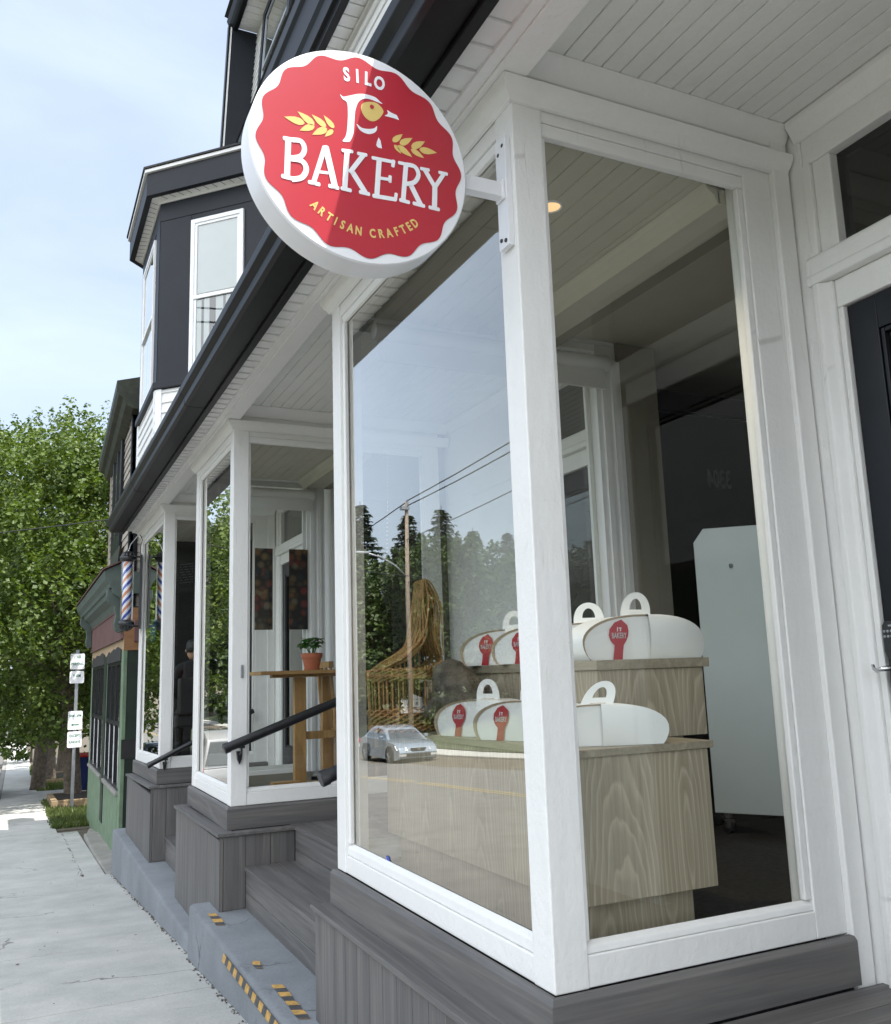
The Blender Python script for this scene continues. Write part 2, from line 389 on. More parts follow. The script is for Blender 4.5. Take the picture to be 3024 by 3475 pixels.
BAK= [([[-0.227, 0.004], [-0.231, -0.116]], 0.0169), ([[-0.239, 0.005], [-0.206, 0.006]], 0.0132), ([[-0.244, -0.113], [-0.208, -0.115]], 0.0132), ([[-0.216, 0.005], [-0.19, 0.007], [-0.18, -0.015], [-0.191, -0.04], [-0.222, -0.053]], 0.015), ([[-0.222, -0.055], [-0.188, -0.054], [-0.175, -0.076], [-0.188, -0.105], [-0.218, -0.118]], 0.016), ([[-0.12, 0.005], [-0.154, -0.113]], 0.0141), ([[-0.117, 0.006], [-0.091, -0.111]], 0.0188), ([[-0.14, -0.076], [-0.1, -0.072]], 0.0094), ([[-0.167, -0.114], [-0.137, -0.115]], 0.0122), ([[-0.107, -0.113], [-0.081, -0.114]], 0.0122), ([[-0.052, 0.008], [-0.061, -0.113]], 0.016), ([[-0.066, 0.008], [-0.036, 0.011]], 0.0113), ([[-0.07, -0.113], [-0.043, -0.114]], 0.0122), ([[-0.001, 0.009], [-0.043, -0.055]], 0.0141), ([[-0.04, -0.048], [0.002, -0.109]], 0.0169), ([[-0.018, 0.01], [0.008, 0.011]], 0.0113), ([[-0.014, -0.112], [0.014, -0.113]], 0.0122), ([[0.048, 0.007], [0.038, -0.115]], 0.016), ([[0.027, 0.006], [0.094, 0.008]], 0.0113), ([[0.094, 0.012], [0.091, -0.007]], 0.0113), ([[0.044, -0.055], [0.081, -0.052]], 0.0103), ([[0.082, -0.04], [0.081, -0.059]], 0.0103), ([[0.028, -0.115], [0.098, -0.112]], 0.0132), ([[0.097, -0.113], [0.1, -0.093]], 0.0103), ([[0.134, 0.009], [0.122, -0.109]], 0.015), ([[0.111, 0.01], [0.136, 0.01]], 0.0113), ([[0.112, -0.111], [0.14, -0.113]], 0.0122), ([[0.135, 0.009], [0.163, 0.008], [0.174, -0.016], [0.159, -0.044], [0.128, -0.056]], 0.0141), ([[0.147, -0.051], [0.179, -0.112]], 0.0169), ([[0.156, -0.112], [0.19, -0.114]], 0.0122), ([[0.196, 0.006], [0.227, -0.042]], 0.015), ([[0.259, 0.006], [0.229, -0.043]], 0.0132), ([[0.228, -0.038], [0.224, -0.112]], 0.0169), ([[0.183, 0.007], [0.209, 0.008]], 0.0113), ([[0.244, 0.008], [0.27, 0.008]], 0.0113), ([[0.208, -0.114], [0.239, -0.115]], 0.0122)]
PLOGO= [[-0.071, 0.188], [-0.061, 0.183], [-0.043, 0.191], [-0.013, 0.205], [0.011, 0.21], [0.039, 0.208], [0.056, 0.197], [0.062, 0.192], [0.044, 0.194], [0.02, 0.197], [0.001, 0.192], [-0.013, 0.179], [-0.02, 0.163], [-0.025, 0.142], [-0.028, 0.108], [-0.031, 0.073], [-0.04, 0.047], [-0.047, 0.04], [-0.065, 0.038], [-0.056, 0.055], [-0.051, 0.078], [-0.048, 0.117], [-0.048, 0.155], [-0.052, 0.169], [-0.064, 0.175]]
SMILE= [[-0.02, 0.105], [-0.005, 0.096], [0.018, 0.098], [0.035, 0.105], [0.043, 0.114], [0.042, 0.099], [0.032, 0.088], [0.016, 0.081], [-0.003, 0.083], [-0.015, 0.092]]
DROP= [[0.048, 0.078], [0.054, 0.068], [0.058, 0.044], [0.045, 0.044], [0.04, 0.05], [0.042, 0.062]]
BEAK= [[0.077, 0.176], [0.091, 0.17], [0.108, 0.167], [0.116, 0.152], [0.095, 0.154], [0.068, 0.154], [0.077, 0.161], [0.08, 0.167]]
EYE= [[-0.004, 0.172], [0.006, 0.182], [0.029, 0.19], [0.048, 0.188], [0.065, 0.17], [0.059, 0.152], [0.047, 0.136], [0.031, 0.126], [0.014, 0.128], [0.0, 0.141], [-0.006, 0.157]]
DOT= [0.028, 0.173]
LEAF= [([-0.239, 0.072], [-0.179, 0.067]), ([-0.2, 0.099], [-0.15, 0.069]), ([-0.158, 0.1], [-0.115, 0.071]), ([-0.122, 0.107], [-0.091, 0.073]), ([-0.194, 0.04], [-0.15, 0.066]), ([-0.157, 0.036], [-0.112, 0.067]), ([-0.119, 0.039], [-0.094, 0.067]), ([0.126, 0.108], [0.093, 0.075]), ([0.158, 0.103], [0.116, 0.072]), ([0.2, 0.102], [0.154, 0.07]), ([0.12, 0.041], [0.098, 0.066]), ([0.156, 0.039], [0.108, 0.066]), ([0.195, 0.045], [0.152, 0.065]), ([0.239, 0.073], [0.18, 0.07])]
# ================================================================== SHOP BUILDING
B=thing('shop_building','white storefront building with black gutters, glazed shop bays and dark upper bay','building',(0.6,4,-.15))
YN,YF=-7.2,9.70; YT=1.6
def mitre(mb,prof_,y0,y1,xs_end,near=True,front=True,far=False):
    """moulding (d outwards, z) wrapped round a bay: front plus near side"""
    n=len(prof_)
    if front:
        vs=[(-d,y0-d,z) for d,z in prof_]+[(-d,y1+d,z) for d,z in prof_]
        mb.add(vs,[(i,(i+1)%n,n+(i+1)%n,n+i) for i in range(n)]+[tuple(range(n))[::-1],tuple(range(n,2*n))])
    if near:
        vs=[(-d,y0-d,z) for d,z in prof_]+[(xs_end,y0-d,z) for d,z in prof_]
        mb.add(vs,[(i,(i+1)%n,n+(i+1)%n,n+i) for i in range(n)]+[tuple(range(n))[::-1],tuple(range(n,2*n))])
    if far:
        vs=[(-d,y1+d,z) for d,z in prof_]+[(xs_end,y1+d,z) for d,z in prof_]
        mb.add(vs,[(i,(i+1)%n,n+(i+1)%n,n+i) for i in range(n)]+[tuple(range(n))[::-1],tuple(range(n,2*n))])
def bay(y0,y1,z0,farside=True,z0f=None,Xn=1.118,Xf=1.118):
    z0f=z0 if z0f is None else z0f
    zt=2.70
    fr=MB()
    fr.box(0,.113,y0,y0+.113,z0,zt); fr.box(0,.113,y1-.113,y1,z0f,zt)
    # front rails
    fr.hexa([(.004,y0+.113,z0),(.1,y0+.113,z0),(.1,y1-.113,z0f),(.004,y1-.113,z0f),(.004,y0+.113,z0+.075),(.1,y0+.113,z0+.075),(.1,y1-.113,z0f+.075),(.004,y1-.113,z0f+.075)])
    fr.hexa([(.010,y0+.113,z0+.0765),(.034,y0+.113,z0+.0765),(.034,y1-.113,z0f+.0765),(.010,y1-.113,z0f+.0765),(.012,y0+.113,z0+.11),(.034,y0+.113,z0+.125),(.034,y1-.113,z0f+.125),(.012,y1-.113,z0f+.11)])
    fr.box(.004,.1,y0+.113,y1-.113,2.635,zt)
    fr.prism([(.012,2.634),(.034,2.634),(.034,2.60),(.02,2.606)],'y',y0+.113,y1-.113)
    fr.box(.014,.034,y1-.145,y1-.1135,z0f+.126,2.599)
    fr.box(.014,.034,y0+.1135,y0+.135,z0+.126,2.599)
    # side walls
    for yy,s in ((y0,1),(y1,-1)):
        if s<0 and not farside: continue
        X=Xn if s>0 else Xf
        zz=z0 if s>0 else z0f
        a=lambda d:yy+s*d
        fr.box(.114,X-.134,a(.004),a(.1),zz,zz+.085)
        fr.prism([(a(.008),zz+.086),(a(.034),zz+.086),(a(.034),zz+.118),(a(.012),zz+.105)],'x',.114,X-.134)
        fr.box(X-.134,X,a(.004),a(.1),zz,zt)
        fr.box(.114,X-.134,a(.004),a(.1),2.655,zt)
        fr.prism([(a(.008),2.654),(a(.034),2.654),(a(.034),2.606),(a(.014),2.612),(a(.010),2.63)],'x',.114,X-.134)
        fr.box(X-.163,X-.135,a(.010),a(.034),zz+.119,2.605)
        fr.box(.115,.130,a(.012),a(.034),zz+.119,2.605)
    # header, frieze and mouldings
    fr.box(.002,1.118,y0+.002,y1-.002,zt+.001,2.9)
    if Xn>1.2: fr.box(1.1185,Xn,y0+.002,y0+.11,zt+.001,2.9)
    if Xf>1.2 and farside: fr.box(1.1185,Xf,y1-.11,y1-.002,zt+.001,2.9)
    b=obj('bay_window',fr,M['white'],B,bevel=.004)
    mo=MB()
    mitre(mo,[(-.001,2.692),(.014,2.694),(.022,2.712),(.03,2.718),(.046,2.742),(.050,2.762),(-.001,2.762)],y0,y1,Xn+.082,True,True,False)
    if farside: mitre(mo,[(-.001,2.692),(.014,2.694),(.022,2.712),(.03,2.718),(.046,2.742),(.050,2.762),(-.001,2.762)],y0,y1,Xf+.082,False,False,True)
    P=[(-.001,2.80),(.010,2.803),(.020,2.826),(.044,2.858),(.050,2.884),(-.001,2.884)]
    for yy,s in ((y0,-1),(y1,1)):
        if s>0 and not farside: continue
        mo.prism([(yy+s*d,z) for d,z in P],'x',.04,(Xn if s<0 else Xf)+.082)
    obj('moulding',mo,M['white'],b,bevel=.003,smooth=40)
    sk=MB()
    mitre(sk,[(-.001,z0-.15),(.028,z0-.15),(.028,z0-.016),(.016,z0-.002),(-.001,z0-.002)],y0,y1,1.125,False,True,False)
    if z0f!=z0:
        sk.v=[(x,y,z+(z0f-z0)*(y-y0)/(y1-y0)) for x,y,z in sk.v]
    obj('skirt_board',sk,M['comp_y'],b,bevel=.002)
    sk=MB(); mitre(sk,[(-.001,z0-.15),(.028,z0-.15),(.028,z0-.016),(.016,z0-.002),(-.001,z0-.002)],y0,y1,Xn+.007,True,False,False)
    obj('skirt_board',sk,M['comp_x'],b,bevel=.002)
    if farside:
        sk=MB(); mitre(sk,[(-.001,z0f-.15),(.028,z0f-.15),(.028,z0f-.016),(.016,z0f-.002),(-.001,z0f-.002)],y0,y1,Xf+.007,False,False,True)
        obj('skirt_board',sk,M['comp_x'],b,bevel=.002)
    # panes
    obj('glass_pane',MB().poly([(.036,y0+.10,z0+.06),(.036,y1-.10,z0f+.06),(.036,y1-.10,2.65),(.036,y0+.10,2.65)]),M['glassA'],b)
    obj('glass_pane',MB().poly([(.10,y0+.036,z0+.06),(Xn-.128,y0+.036,z0+.06),(Xn-.128,y0+.036,2.66),(.10,y0+.036,2.66)]),M['glassS'],b)
    if farside:
        obj('glass_pane',MB().poly([(.10,y1-.036,z0f+.06),(Xf-.128,y1-.036,z0f+.06),(Xf-.128,y1-.036,2.66),(.10,y1-.036,2.66)]),M['glassS'],b)
    # inside ledge and ceiling boards
    li=MB(); li.box(.101,.15,y0+.101,y1-.101,z0-.03,z0+.06); li.box(.151,Xn-.12,y0+.101,y0+.125,z0-.03,z0+.05)
    if farside: li.box(.151,Xf-.12,y1-.125,y1-.101,z0-.03,z0+.05)
    obj('inside_ledge',li,M['room'],b)
    ij=MB()
    if farside:
        for k in range(5): ij.box(Xf-.15+.034*k,Xf-.15+.034*k+.0335,y1-.125-.012*(k%2),y1-.101,z0+.051,2.60)
        obj('inside_jamb',ij,M['winwhite'],b)
    ce=MB(); x=.105
    while x<.88:
        ce.box(x,x+.080,y0+.101,y1-.101,2.662,2.69); x+=.0835
    ce.box(.101,.95,y0+.101,y1-.101,2.691,2.699)
    ce.prism([(.885,2.661),(.96,2.661),(.96,2.585),(.945,2.585),(.93,2.62),(.90,2.64)],'y',y0+.101,y1-.101)
    obj('bay_ceiling',ce,M['cream'],b,bevel=.003)
    return b
bayA=bay(0,1.86,0,True,.013,1.118,1.66)
bayB=bay(4.17,5.70,.02,True,None,1.66,1.118)
bayC=bay(7.61,9.66,0,False,-.045)
bayD=bay(-6.9,-5.2,.02)
# beam, trim strip, soffit boards
be=MB(); be.box(-.070,.036,YN,YF,2.764,2.93)
obj('eave_beam',be,M['white'],B,bevel=.004)
be=MB(); be.box(-.112,-.0705,YN,YF,2.772,2.80)
obj('trim_strip',be,M['white'],B,bevel=.003)
so=MB(); y=YN
while y<YF-.02:
    so.hexa([(-.2115,y,2.783),(-.1125,y,2.783),(-.1125,y+.113,2.792),(-.2115,y+.113,2.792),(-.2115,y,2.80),(-.1125,y,2.80),(-.1125,y+.113,2.80),(-.2115,y+.113,2.80)]); y+=.1165
so.box(-.2115,-.1125,YN,YF,2.8005,2.81)
obj('eave_soffit',so,M['vinyl'],B)
gu=MB(); gu.prism([(-.252,2.772),(-.372,2.772),(-.392,2.786),(-.396,2.828),(-.402,2.836),(-.424,2.858),(-.428,2.90),(-.418,2.907),(-.252,2.907)],'y',YN,YF)
obj('roof_gutter',gu,M['black'],B,bevel=.004)
for yj in (.9,3.95,7.0):
    m=MB(); m.prism([(-.252,2.770),(-.373,2.770),(-.394,2.784),(-.398,2.829),(-.404,2.837),(-.426,2.857),(-.4300,2.902),(-.4185,2.909),(-.252,2.909)],'y',yj,yj+.035); obj('gutter_joint',m,M['black'],B)
fa=MB(); fa.box(-.2515,-.212,YN,YF,2.752,2.93)
obj('fascia_board',fa,M['black'],B,bevel=.003)
ro=MB(); ro.prism([(-.25,2.935),(.80,3.35),(.80,3.40),(-.30,2.965)],'y',YN,YF)
obj('lower_roof',ro,M['shingle'],B)
at=MB(); at.box(.037,6.6,YN,YF-.02,2.9315,2.96); obj('attic_floor',at,M['darkgap'],B)
# entry ceilings: tongue and groove boards running with the street
def entry_ceiling(ya,yb,X=1.2):
    c=MB(); x=.037
    while x<X:
        c.box(x,min(x+.0715,X+.02),ya,yb,2.885,2.92); x+=.0755
    c.box(.037,X+.02,ya,yb,2.9205,2.93)
    obj('entry_ceiling',c,M['white2'],B,bevel=.004)
entry_ceiling(-5.2,0); entry_ceiling(1.86,4.17,1.742); entry_ceiling(5.70,7.61)
# door walls at the back of the three entries
def entry(yb,ya,lock=False,dw=.87,z0=-.15,dx=0,flip=False):
    """yb: side where the door hangs next to (high y), ya: other side"""
    def sh(m): m.v=[(p[0]+dx,(ya+yb-p[1]) if flip else p[1],p[2]) for p in m.v]
    def shp(p): return MB().poly([(q[0]+dx,(ya+yb-q[1]) if flip else q[1],q[2]) for q in p])
    w=MB(); ZT=2.884
    w.box(1.1185,1.2,yb-.018,yb+.10,z0-.02,2.82)                    # pilaster on the bay flank
    w.box(1.21,1.32,yb-.070,yb+.09,z0-.02,ZT)
    w.prism([(1.21,yb-.0705),(1.188,yb-.074),(1.186,yb-.10),(1.20,yb-.112),(1.216,yb-.125),(1.216,yb-.140),(1.32,yb-.140),(1.32,yb-.0705)],'z',z0-.02,2.222)
    w.box(1.228,1.32,yb-.165,yb-.1405,z0-.02,2.115)
    w.box(1.228,1.32,yb-.165-dw,yb-.1405,2.116,2.222)
    w.prism([(1.19,2.2225),(1.182,2.25),(1.19,2.262),(1.19,2.322),(1.20,2.334),(1.32,2.334),(1.32,2.2225)],'x' if 0 else 'y',yb-1.25,yb-.055)
    w.prism([(yb-.0705,2.335),(yb-.0705,2.70),(yb-.105,2.70),(yb-.105,2.335)],'x',1.206,1.32)
    w.prism([(yb-.1055,2.335),(yb-.1055,2.70),(yb-.185,2.70),(yb-.185,2.335)],'x',1.222,1.32)
    w.box(1.215,1.32,yb-1.25,yb-.0705,2.7005,ZT)
    w.prism([(1.214,2.80),(1.20,2.806),(1.18,2.84),(1.165,2.862),(1.165,2.8835),(1.214,2.8835)],'y',ya+.03,yb-.05)
    w.box(1.228,1.32,yb-.165-dw-.09,yb-.1655-dw,z0-.02,2.115)
    w.box(1.21,1.32,ya-.09,yb-.1655-dw-.0905,z0-.02,2.222); w.box(1.21,1.32,ya-.09,yb-1.2505,2.2225,ZT)
    sh(w); e=obj('door_wall',w,M['white'],B,bevel=.005)
    obj('transom_pane',shp([(1.262,yb-1.15,2.32),(1.262,yb-.18,2.32),(1.262,yb-.18,2.71),(1.262,yb-1.15,2.71)]),M['glassD'],e)
    d=MB(); y1=yb-.167; y0=y1-dw+.004; g=.115
    d.box(1.245,1.29,y1-g,y1,z0+.01,2.112); d.box(1.245,1.29,y0,y0+g,z0+.01,2.112)
    d.box(1.245,1.29,y0+g,y1-g,1.99,2.112); d.box(1.245,1.29,y0+g,y1-g,z0+.01,.16)
    for a,b_ in ((y1-g-.016,y1-g-.0005),(y0+g+.0005,y0+g+.016)): d.box(1.252,1.282,a,b_,.161,1.989)
    d.box(1.252,1.282,y0+g+.017,y1-g-.017,1.972,1.989); d.box(1.252,1.282,y0+g+.017,y1-g-.017,.161,.178)
    sh(d); dd=obj('shop_door',d,M['doorblack'],B,bevel=.003)
    obj('door_pane',shp([(1.268,y0+g,.16),(1.268,y1-g,.16),(1.268,y1-g,1.99),(1.268,y0+g,1.99)]),M['glassD'],dd)
    if lock:
        k=MB(); yk=y1-.014
        k.prism([(yk+.002,.985),(yk-.010,.997),(yk-.062,.997),(yk-.074,.985),(yk-.074,.90),(yk-.062,.868),(yk-.010,.868),(yk+.002,.90)],'x',1.216,1.2455)
        k.lathe([(0,-.012),(.012,-.012),(.012,0)],(1.216,yk-.036,.912),14,'x')
        k.prism([(yk-.006,.868),(yk-.066,.868),(yk-.070,.80),(yk-.058,.775),(yk-.014,.775),(yk-.002,.80)],'x',1.222,1.2455)
        kk=obj('door_lock',k,M['iron'],dd,bevel=.004)
        bt=MB()
        for r in range(2):
            for c in range(5): bt.lathe([(.0,-.004),(.0045,-.003),(.0048,0)],(1.2155,yk-.008-.0135*c,.964-.017*r),10,'x')
        bt.box(1.212,1.2155,yk-.042,yk-.026,.979,.985)
        lv=MB(); lv.tube([(1.222,yk-.036,.845),(1.17,yk-.036,.845),(1.165,yk-.02,.842),(1.168,yk+.0,.838),(1.172,yk+.014,.846),(1.172,yk+.016,.858)],[.009,.009,.008,.007,.006,.005],8)
        bt.v+=[]; obj('lock_keys',bt,M['steel'],dd); obj('door_lever',lv,M['chrome'],dd,smooth=True)
    return e
entry(0,-5.2,True); entry(4.17,1.86,dx=.542,flip=True); entry(7.61,5.70)
# shop shell behind the bays
ro=MB()
ro.box(1.118,1.21,.10,1.76,2.60,2.92); ro.box(1.118,1.21,4.27,5.6,2.60,2.92); ro.box(1.118,1.21,7.71,YF-.05,2.60,2.92)
ro.box(.95,1.117,7.711,9.6,2.59,2.65)
cl_=MB(); cl_.box(1.22,6.5,-7.1,1.86,2.72,2.76); cl_.box(1.80,6.5,1.8605,4.1695,2.72,2.76); cl_.box(1.22,6.5,4.17,6.6,2.72,2.76); cl_.box(.95,1.117,.101,1.759,2.59,2.65); cl_.box(.95,1.117,4.271,5.599,2.59,2.65); obj('shop_ceiling',cl_,M['cream'],B); ro.box(6.5,6.6,-7.1,YF,-.1,2.76); ro.box(1.32,6.5,-7.2,-7.1,-.1,2.76)
ro.box(1.668,1.94,1.738,1.757,-.03,2.715); ro.box(1.668,1.94,4.273,4.292,-.03,2.715)
obj('shop_wall',ro,M['room'],B)
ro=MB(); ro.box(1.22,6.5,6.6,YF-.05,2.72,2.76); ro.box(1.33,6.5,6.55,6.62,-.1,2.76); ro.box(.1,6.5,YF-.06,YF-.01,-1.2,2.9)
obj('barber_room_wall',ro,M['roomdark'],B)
fl=MB(); fl.box(.101,1.32,.101,1.759,-.08,-.03); fl.box(1.3205,6.5,-7.1,1.86,-.08,-.03); fl.box(1.87,6.5,1.861,4.169,-.08,-.03); fl.box(1.3205,6.5,4.17,6.55,-.08,-.03)
obj('shop_floor',fl,M['floor'],B)
for q in ((.101,1.32,4.271,5.6,-.06,-.01),(.101,1.32,7.711,9.6,-.08,-.03),(1.3205,6.5,6.63,9.6,-.08,-.03),(.101,1.32,-6.8,-5.3,-.06,-.01)):
    obj('shop_floor',MB().box(*q),M['floorg'],B)
# base behind the boards so nothing is open below the bays
ba=MB(); ba.box(1.76,6.6,-7.1,YF-.07,-1.6,-.156); ba.box(1.215,1.7595,-7.1,1.855,-1.6,-.156); ba.box(1.215,1.7595,4.175,YF-.07,-1.6,-.156); ba.box(.03,1.2145,-5.2,-.03,-1.6,-.182)
for q0,q1 in ((-6.9,-5.2),(.0,1.86),(4.17,5.70),(7.61,9.62)): ba.box(.001,1.2145,q0+.002,q1-.002,-1.6,-.156)
obj('foundation',ba,M['darkgap'],B)
# ---- second floor
def siding(mb,P,u,n,L,z0,z1,step=.112,lean=0.0):
    """clapboards on a wall: P start (x,y), u dir, n outward"""
    P,u,n=Vector((*P,0)),Vector((*u,0)),Vector((*n,0)); z=z0
    while z<z1-.01:
        zt=min(z+step,z1)
        o1=n*(.018)-n*lean*(z-z0); o2=n*.003-n*lean*(zt-z0)
        bk=-n*.03-n*lean*(z-z0)
        vs=[P+o1+Vector((0,0,z)),P+o2+Vector((0,0,zt)),P+bk+Vector((0,0,zt)),P+bk+Vector((0,0,z))]
        vs=vs+[v+u*L for v in vs]
        mb.add(vs,[(0,1,5,4),(1,2,6,5),(2,3,7,6),(3,0,4,7),(0,3,2,1),(4,5,6,7)]); z+=step
sd=MB(); siding(sd,(.85,YN),(0,1),(-1,0),5.95-YN,3.3,5.6); sd.box(.89,6,YN,YF,3.36,6.4)
siding(sd,(1.165,YT),(0,1),(-1,0),9.6-YT,6.4,10.45,.112,.072); sd.hexa([(1.2,YT,6.4),(6,YT,6.4),(6,9.6,6.4),(1.2,9.6,6.4),(1.49,YT,10.4),(6,YT,10.4),(6,9.6,10.4),(1.49,9.6,10.4)]); siding(sd,(6,YT-.04),(-1,0),(0,-1),4.6,6.4,10.4)
obj('clapboard_wall',sd,M['vinyl'],B)
fz=MB(); fz.box(.825,.868,YN,6.0,5.60,5.875); fz.box(.812,.8245,YN,6.0,5.66,5.70); fz.box(.805,.8245,YN,6.0,5.76,5.81); fz.box(.79,.8245,YN,6.0,5.84,5.874)
obj('frieze_board',fz,M['vinyl'],B,bevel=.004)
e2=MB(); y=YN
while y<6.3:
    e2.hexa([(.66,y,5.876),(.868,y,5.876),(.868,y+.13,5.885),(.66,y+.13,5.885),(.66,y,5.9),(.868,y,5.9),(.868,y+.13,5.9),(.66,y+.13,5.9)]); y+=.134
obj('upper_soffit',e2,M['vinyl'],B)
e2=MB(); e2.prism([(.6,5.86),(.659,5.86),(.659,6.50),(.50,6.52),(.50,6.40),(.53,6.36),(.535,6.10),(.56,6.06),(.565,5.93),(.6,5.92)],'y',YN,6.45)
obj('upper_eave',e2,M['black'],B,bevel=.005)
e2=MB(); e2.prism([(.52,6.53),(1.19,6.80),(1.19,6.83),(.49,6.545)],'y',YN,9.6)
obj('upper_roof',e2,M['shingle'],B)
# bay of the second floor
PP=[(.80,5.97),(-.2,6.97),(-.2,8.45),(.80,9.45)]
def wallface(a,b):
    a,b=Vector((*a,0)),Vector((*b,0)); u=(b-a).normalized(); n=Vector((-u.y,u.x,0)) ; L=(b-a).length
    return a,u,n,L
cb=MB()
cb.prism([(.95,5.9),PP[0],PP[1],PP[2],PP[3],(.95,9.5)],'z',3.84,5.98)
ub=obj('upper_bay',cb,M['navy'],B)
sk=MB()
for i in range(3):
    a,u,n,L=wallface(PP[i],PP[i+1]); siding(sk,(a.x,a.y),(u.x,u.y),(n.x,n.y),L,2.95,3.83,.105)
obj('bay_skirt',sk,M['vinyl'],ub)
cbm=MB()
for i in range(3):
    a,u,n,L=wallface(PP[i],PP[i+1])
    def Q(s,d,z): return tuple(a+u*s+n*d+Vector((0,0,z)))
    def bx(mb,s0,s1,d0,d1,z0,z1): mb.hexa([Q(s0,d0,z0),Q(s1,d0,z0),Q(s1,d1,z0),Q(s0,d1,z0),Q(s0,d0,z1),Q(s1,d0,z1),Q(s1,d1,z1),Q(s0,d1,z1)])
    for s0,s1 in ((-.0,.075),(L-.075,L)):
        cw=MB(); bx(cw,s0,s1,.001,.024,2.95,3.832); obj('corner_trim',cw,M['winwhite'],ub,bevel=.003)
    bd=MB(); bx(bd,-.02,L+.02,.0,.045,3.835,3.905); obj('sill_band',bd,M['navy'],ub,bevel=.004)
    if i<2:
        pn=MB(); bx(pn,.0,L,.001,.007,5.70,5.93)
        s0,s1=(L-1.03,L-.40) if i==0 else (.28,1.24)
        bx(pn,.004,s0-.012,.001,.007,3.91,5.695); bx(pn,s1+.012,L-.004,.001,.007,3.91,5.695)
        obj('panel_board',pn,M['navy'],ub,bevel=.002)
        wf=MB(); z0,z1=3.925,5.625; t=.045
        for q0,q1,d0,d1 in ((s0,s0+t,.0,.03),(s1-t,s1,.0,.03)): bx(wf,q0,q1,d0,d1,z0,z1)
        bx(wf,s0+t,s1-t,.0,.03,z1-t,z1); bx(wf,s0+t,s1-t,.0,.03,z0,z0+t)
        bx(wf,s0+t,s0+t+.03,.0,.02,z0+t,z1-t); bx(wf,s1-t-.03,s1-t,.0,.02,z0+t,z1-t); bx(wf,s0+t+.03,s1-t-.03,.0,.02,z1-t-.03,z1-t)
        bx(wf,s0+t,s1-t,.003,.033,4.735,4.775)
        w_=obj('sash_window',wf,M['winwhite'],ub,bevel=.003)
        gp=MB(); gp.poly([Q(s0+t,.012,z0+t),Q(s1-t,.012,z0+t),Q(s1-t,.012,z1-t),Q(s0+t,.012,z1-t)]); 
        bk=MB(); bk.poly([Q(s0+t,.004,4.80),Q(s1-t,.004,4.80),Q(s1-t,.004,z1-t),Q(s0+t,.004,z1-t)])
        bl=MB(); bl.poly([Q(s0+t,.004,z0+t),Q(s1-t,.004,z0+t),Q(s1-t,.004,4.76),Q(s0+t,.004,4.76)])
        wx=[(.0,.14),(.20,.3),(.36,.52),(.66,.78),(.84,1.0)]; cu=MB(); Lw=s1-s0-2*t
        for k,(p,q) in enumerate(wx): bx(cu,s0+t+p*Lw,s0+t+q*Lw,.0045,.008+.001*(k%2),z0+t,4.73)
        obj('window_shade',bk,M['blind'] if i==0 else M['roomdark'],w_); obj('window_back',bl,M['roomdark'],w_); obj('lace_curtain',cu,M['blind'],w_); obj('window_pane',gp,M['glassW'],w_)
def offs(o):
    t=math.tan(R(22.5))
    return [(PP[0][0]-.707*o+ .3,PP[0][1]-.707*o-.3),(-.2-o,6.97-o*t),(-.2-o,8.45+o*t),(PP[3][0]-.707*o+.3,PP[3][1]+.707*o+.3)]
def ring(mb,o0,o1,z0,z1):
    a,b=offs(o0),offs(o1)
    for i in range(3):
        mb.hexa([(*b[i],z0),(*b[i+1],z0),(*a[i+1],z0),(*a[i],z0),(*b[i],z1),(*b[i+1],z1),(*a[i+1],z1),(*a[i],z1)])
h=MB(); ring(h,.10,.16,5.93,6.185); obj('hood_fascia',h,M['navy'],ub,bevel=.003)
h=MB(); ring(h,.135,.185,6.187,6.225); obj('drip_edge',h,M['vinyl'],ub,bevel=.003)
h=MB(); ring(h,.0,.10,5.938,5.952); ring(h,.0,.022,5.90,5.9375)
a=offs(.1); b_=offs(0.022); gr=MB()
for i in range(3):
    A0,A1=Vector((*a[i],5.9375)),Vector((*a[i+1],5.9375)); B0,B1=Vector((*b_[i],5.9375)),Vector((*b_[i+1],5.9375)); n_=int((A1-A0).length/.1)
    for k in range(1,n_):
        t=k/n_; p,q=A0.lerp(A1,t),B0.lerp(B1,t); d=(A1-A0).normalized()*.003
        gr.plate([p-d,p+d,q+d,q-d],(0,0,-.0015))
nf=len(h.f); h.add(gr.v,gr.f); ho=obj('hood_soffit',h,M['vinyl'],ub); ho.data.materials.append(M['ggreen'])
for p in ho.data.polygons: p.material_index=1 if p.index>=nf else 0
h=MB(); o=offs(.20); top=[(.95,6.5),(.55,7.3),(.55,8.1),(.95,9.0)]
for i in range(3): h.plate([(*o[i],6.227),(*o[i+1],6.227),(*top[i+1],6.62),(*top[i],6.62)],(0,0,.022))
obj('hood_roof',h,M['shingle'],ub)
# third floor window, top eave and end fin
fn=MB(); fn.plate([(1.07,9.6,10.365),(1.455,9.6,10.366),(1.165,9.6,6.35),(.874,9.6,6.35)],(0,.07,0)); obj('roof_end_panel',fn,M['navy'],B)
fn=MB(); fn.plate([(1.046,9.59,10.36),(1.069,9.59,10.36),(.873,9.59,6.35),(.850,9.59,6.35)],(0,.09,0)); obj('panel_edge',fn,M['vinyl'],B)
fn=MB(); fn.plate([(1.02,9.585,10.40),(1.045,9.585,10.36),(.849,9.585,6.35),(.83,9.585,6.35)],(0,.10,0)); obj('rake_edge',fn,M['black'],B)
t3=MB(); y=YT-.3
while y<9.58:
    t3.hexa([(1.16,y,10.37),(1.47,y,10.37),(1.47,y+.13,10.378),(1.16,y+.13,10.378),(1.16,y,10.39),(1.47,y,10.39),(1.47,y+.13,10.39),(1.16,y+.13,10.39)]); y+=.134
obj('top_soffit',t3,M['vinyl'],B)
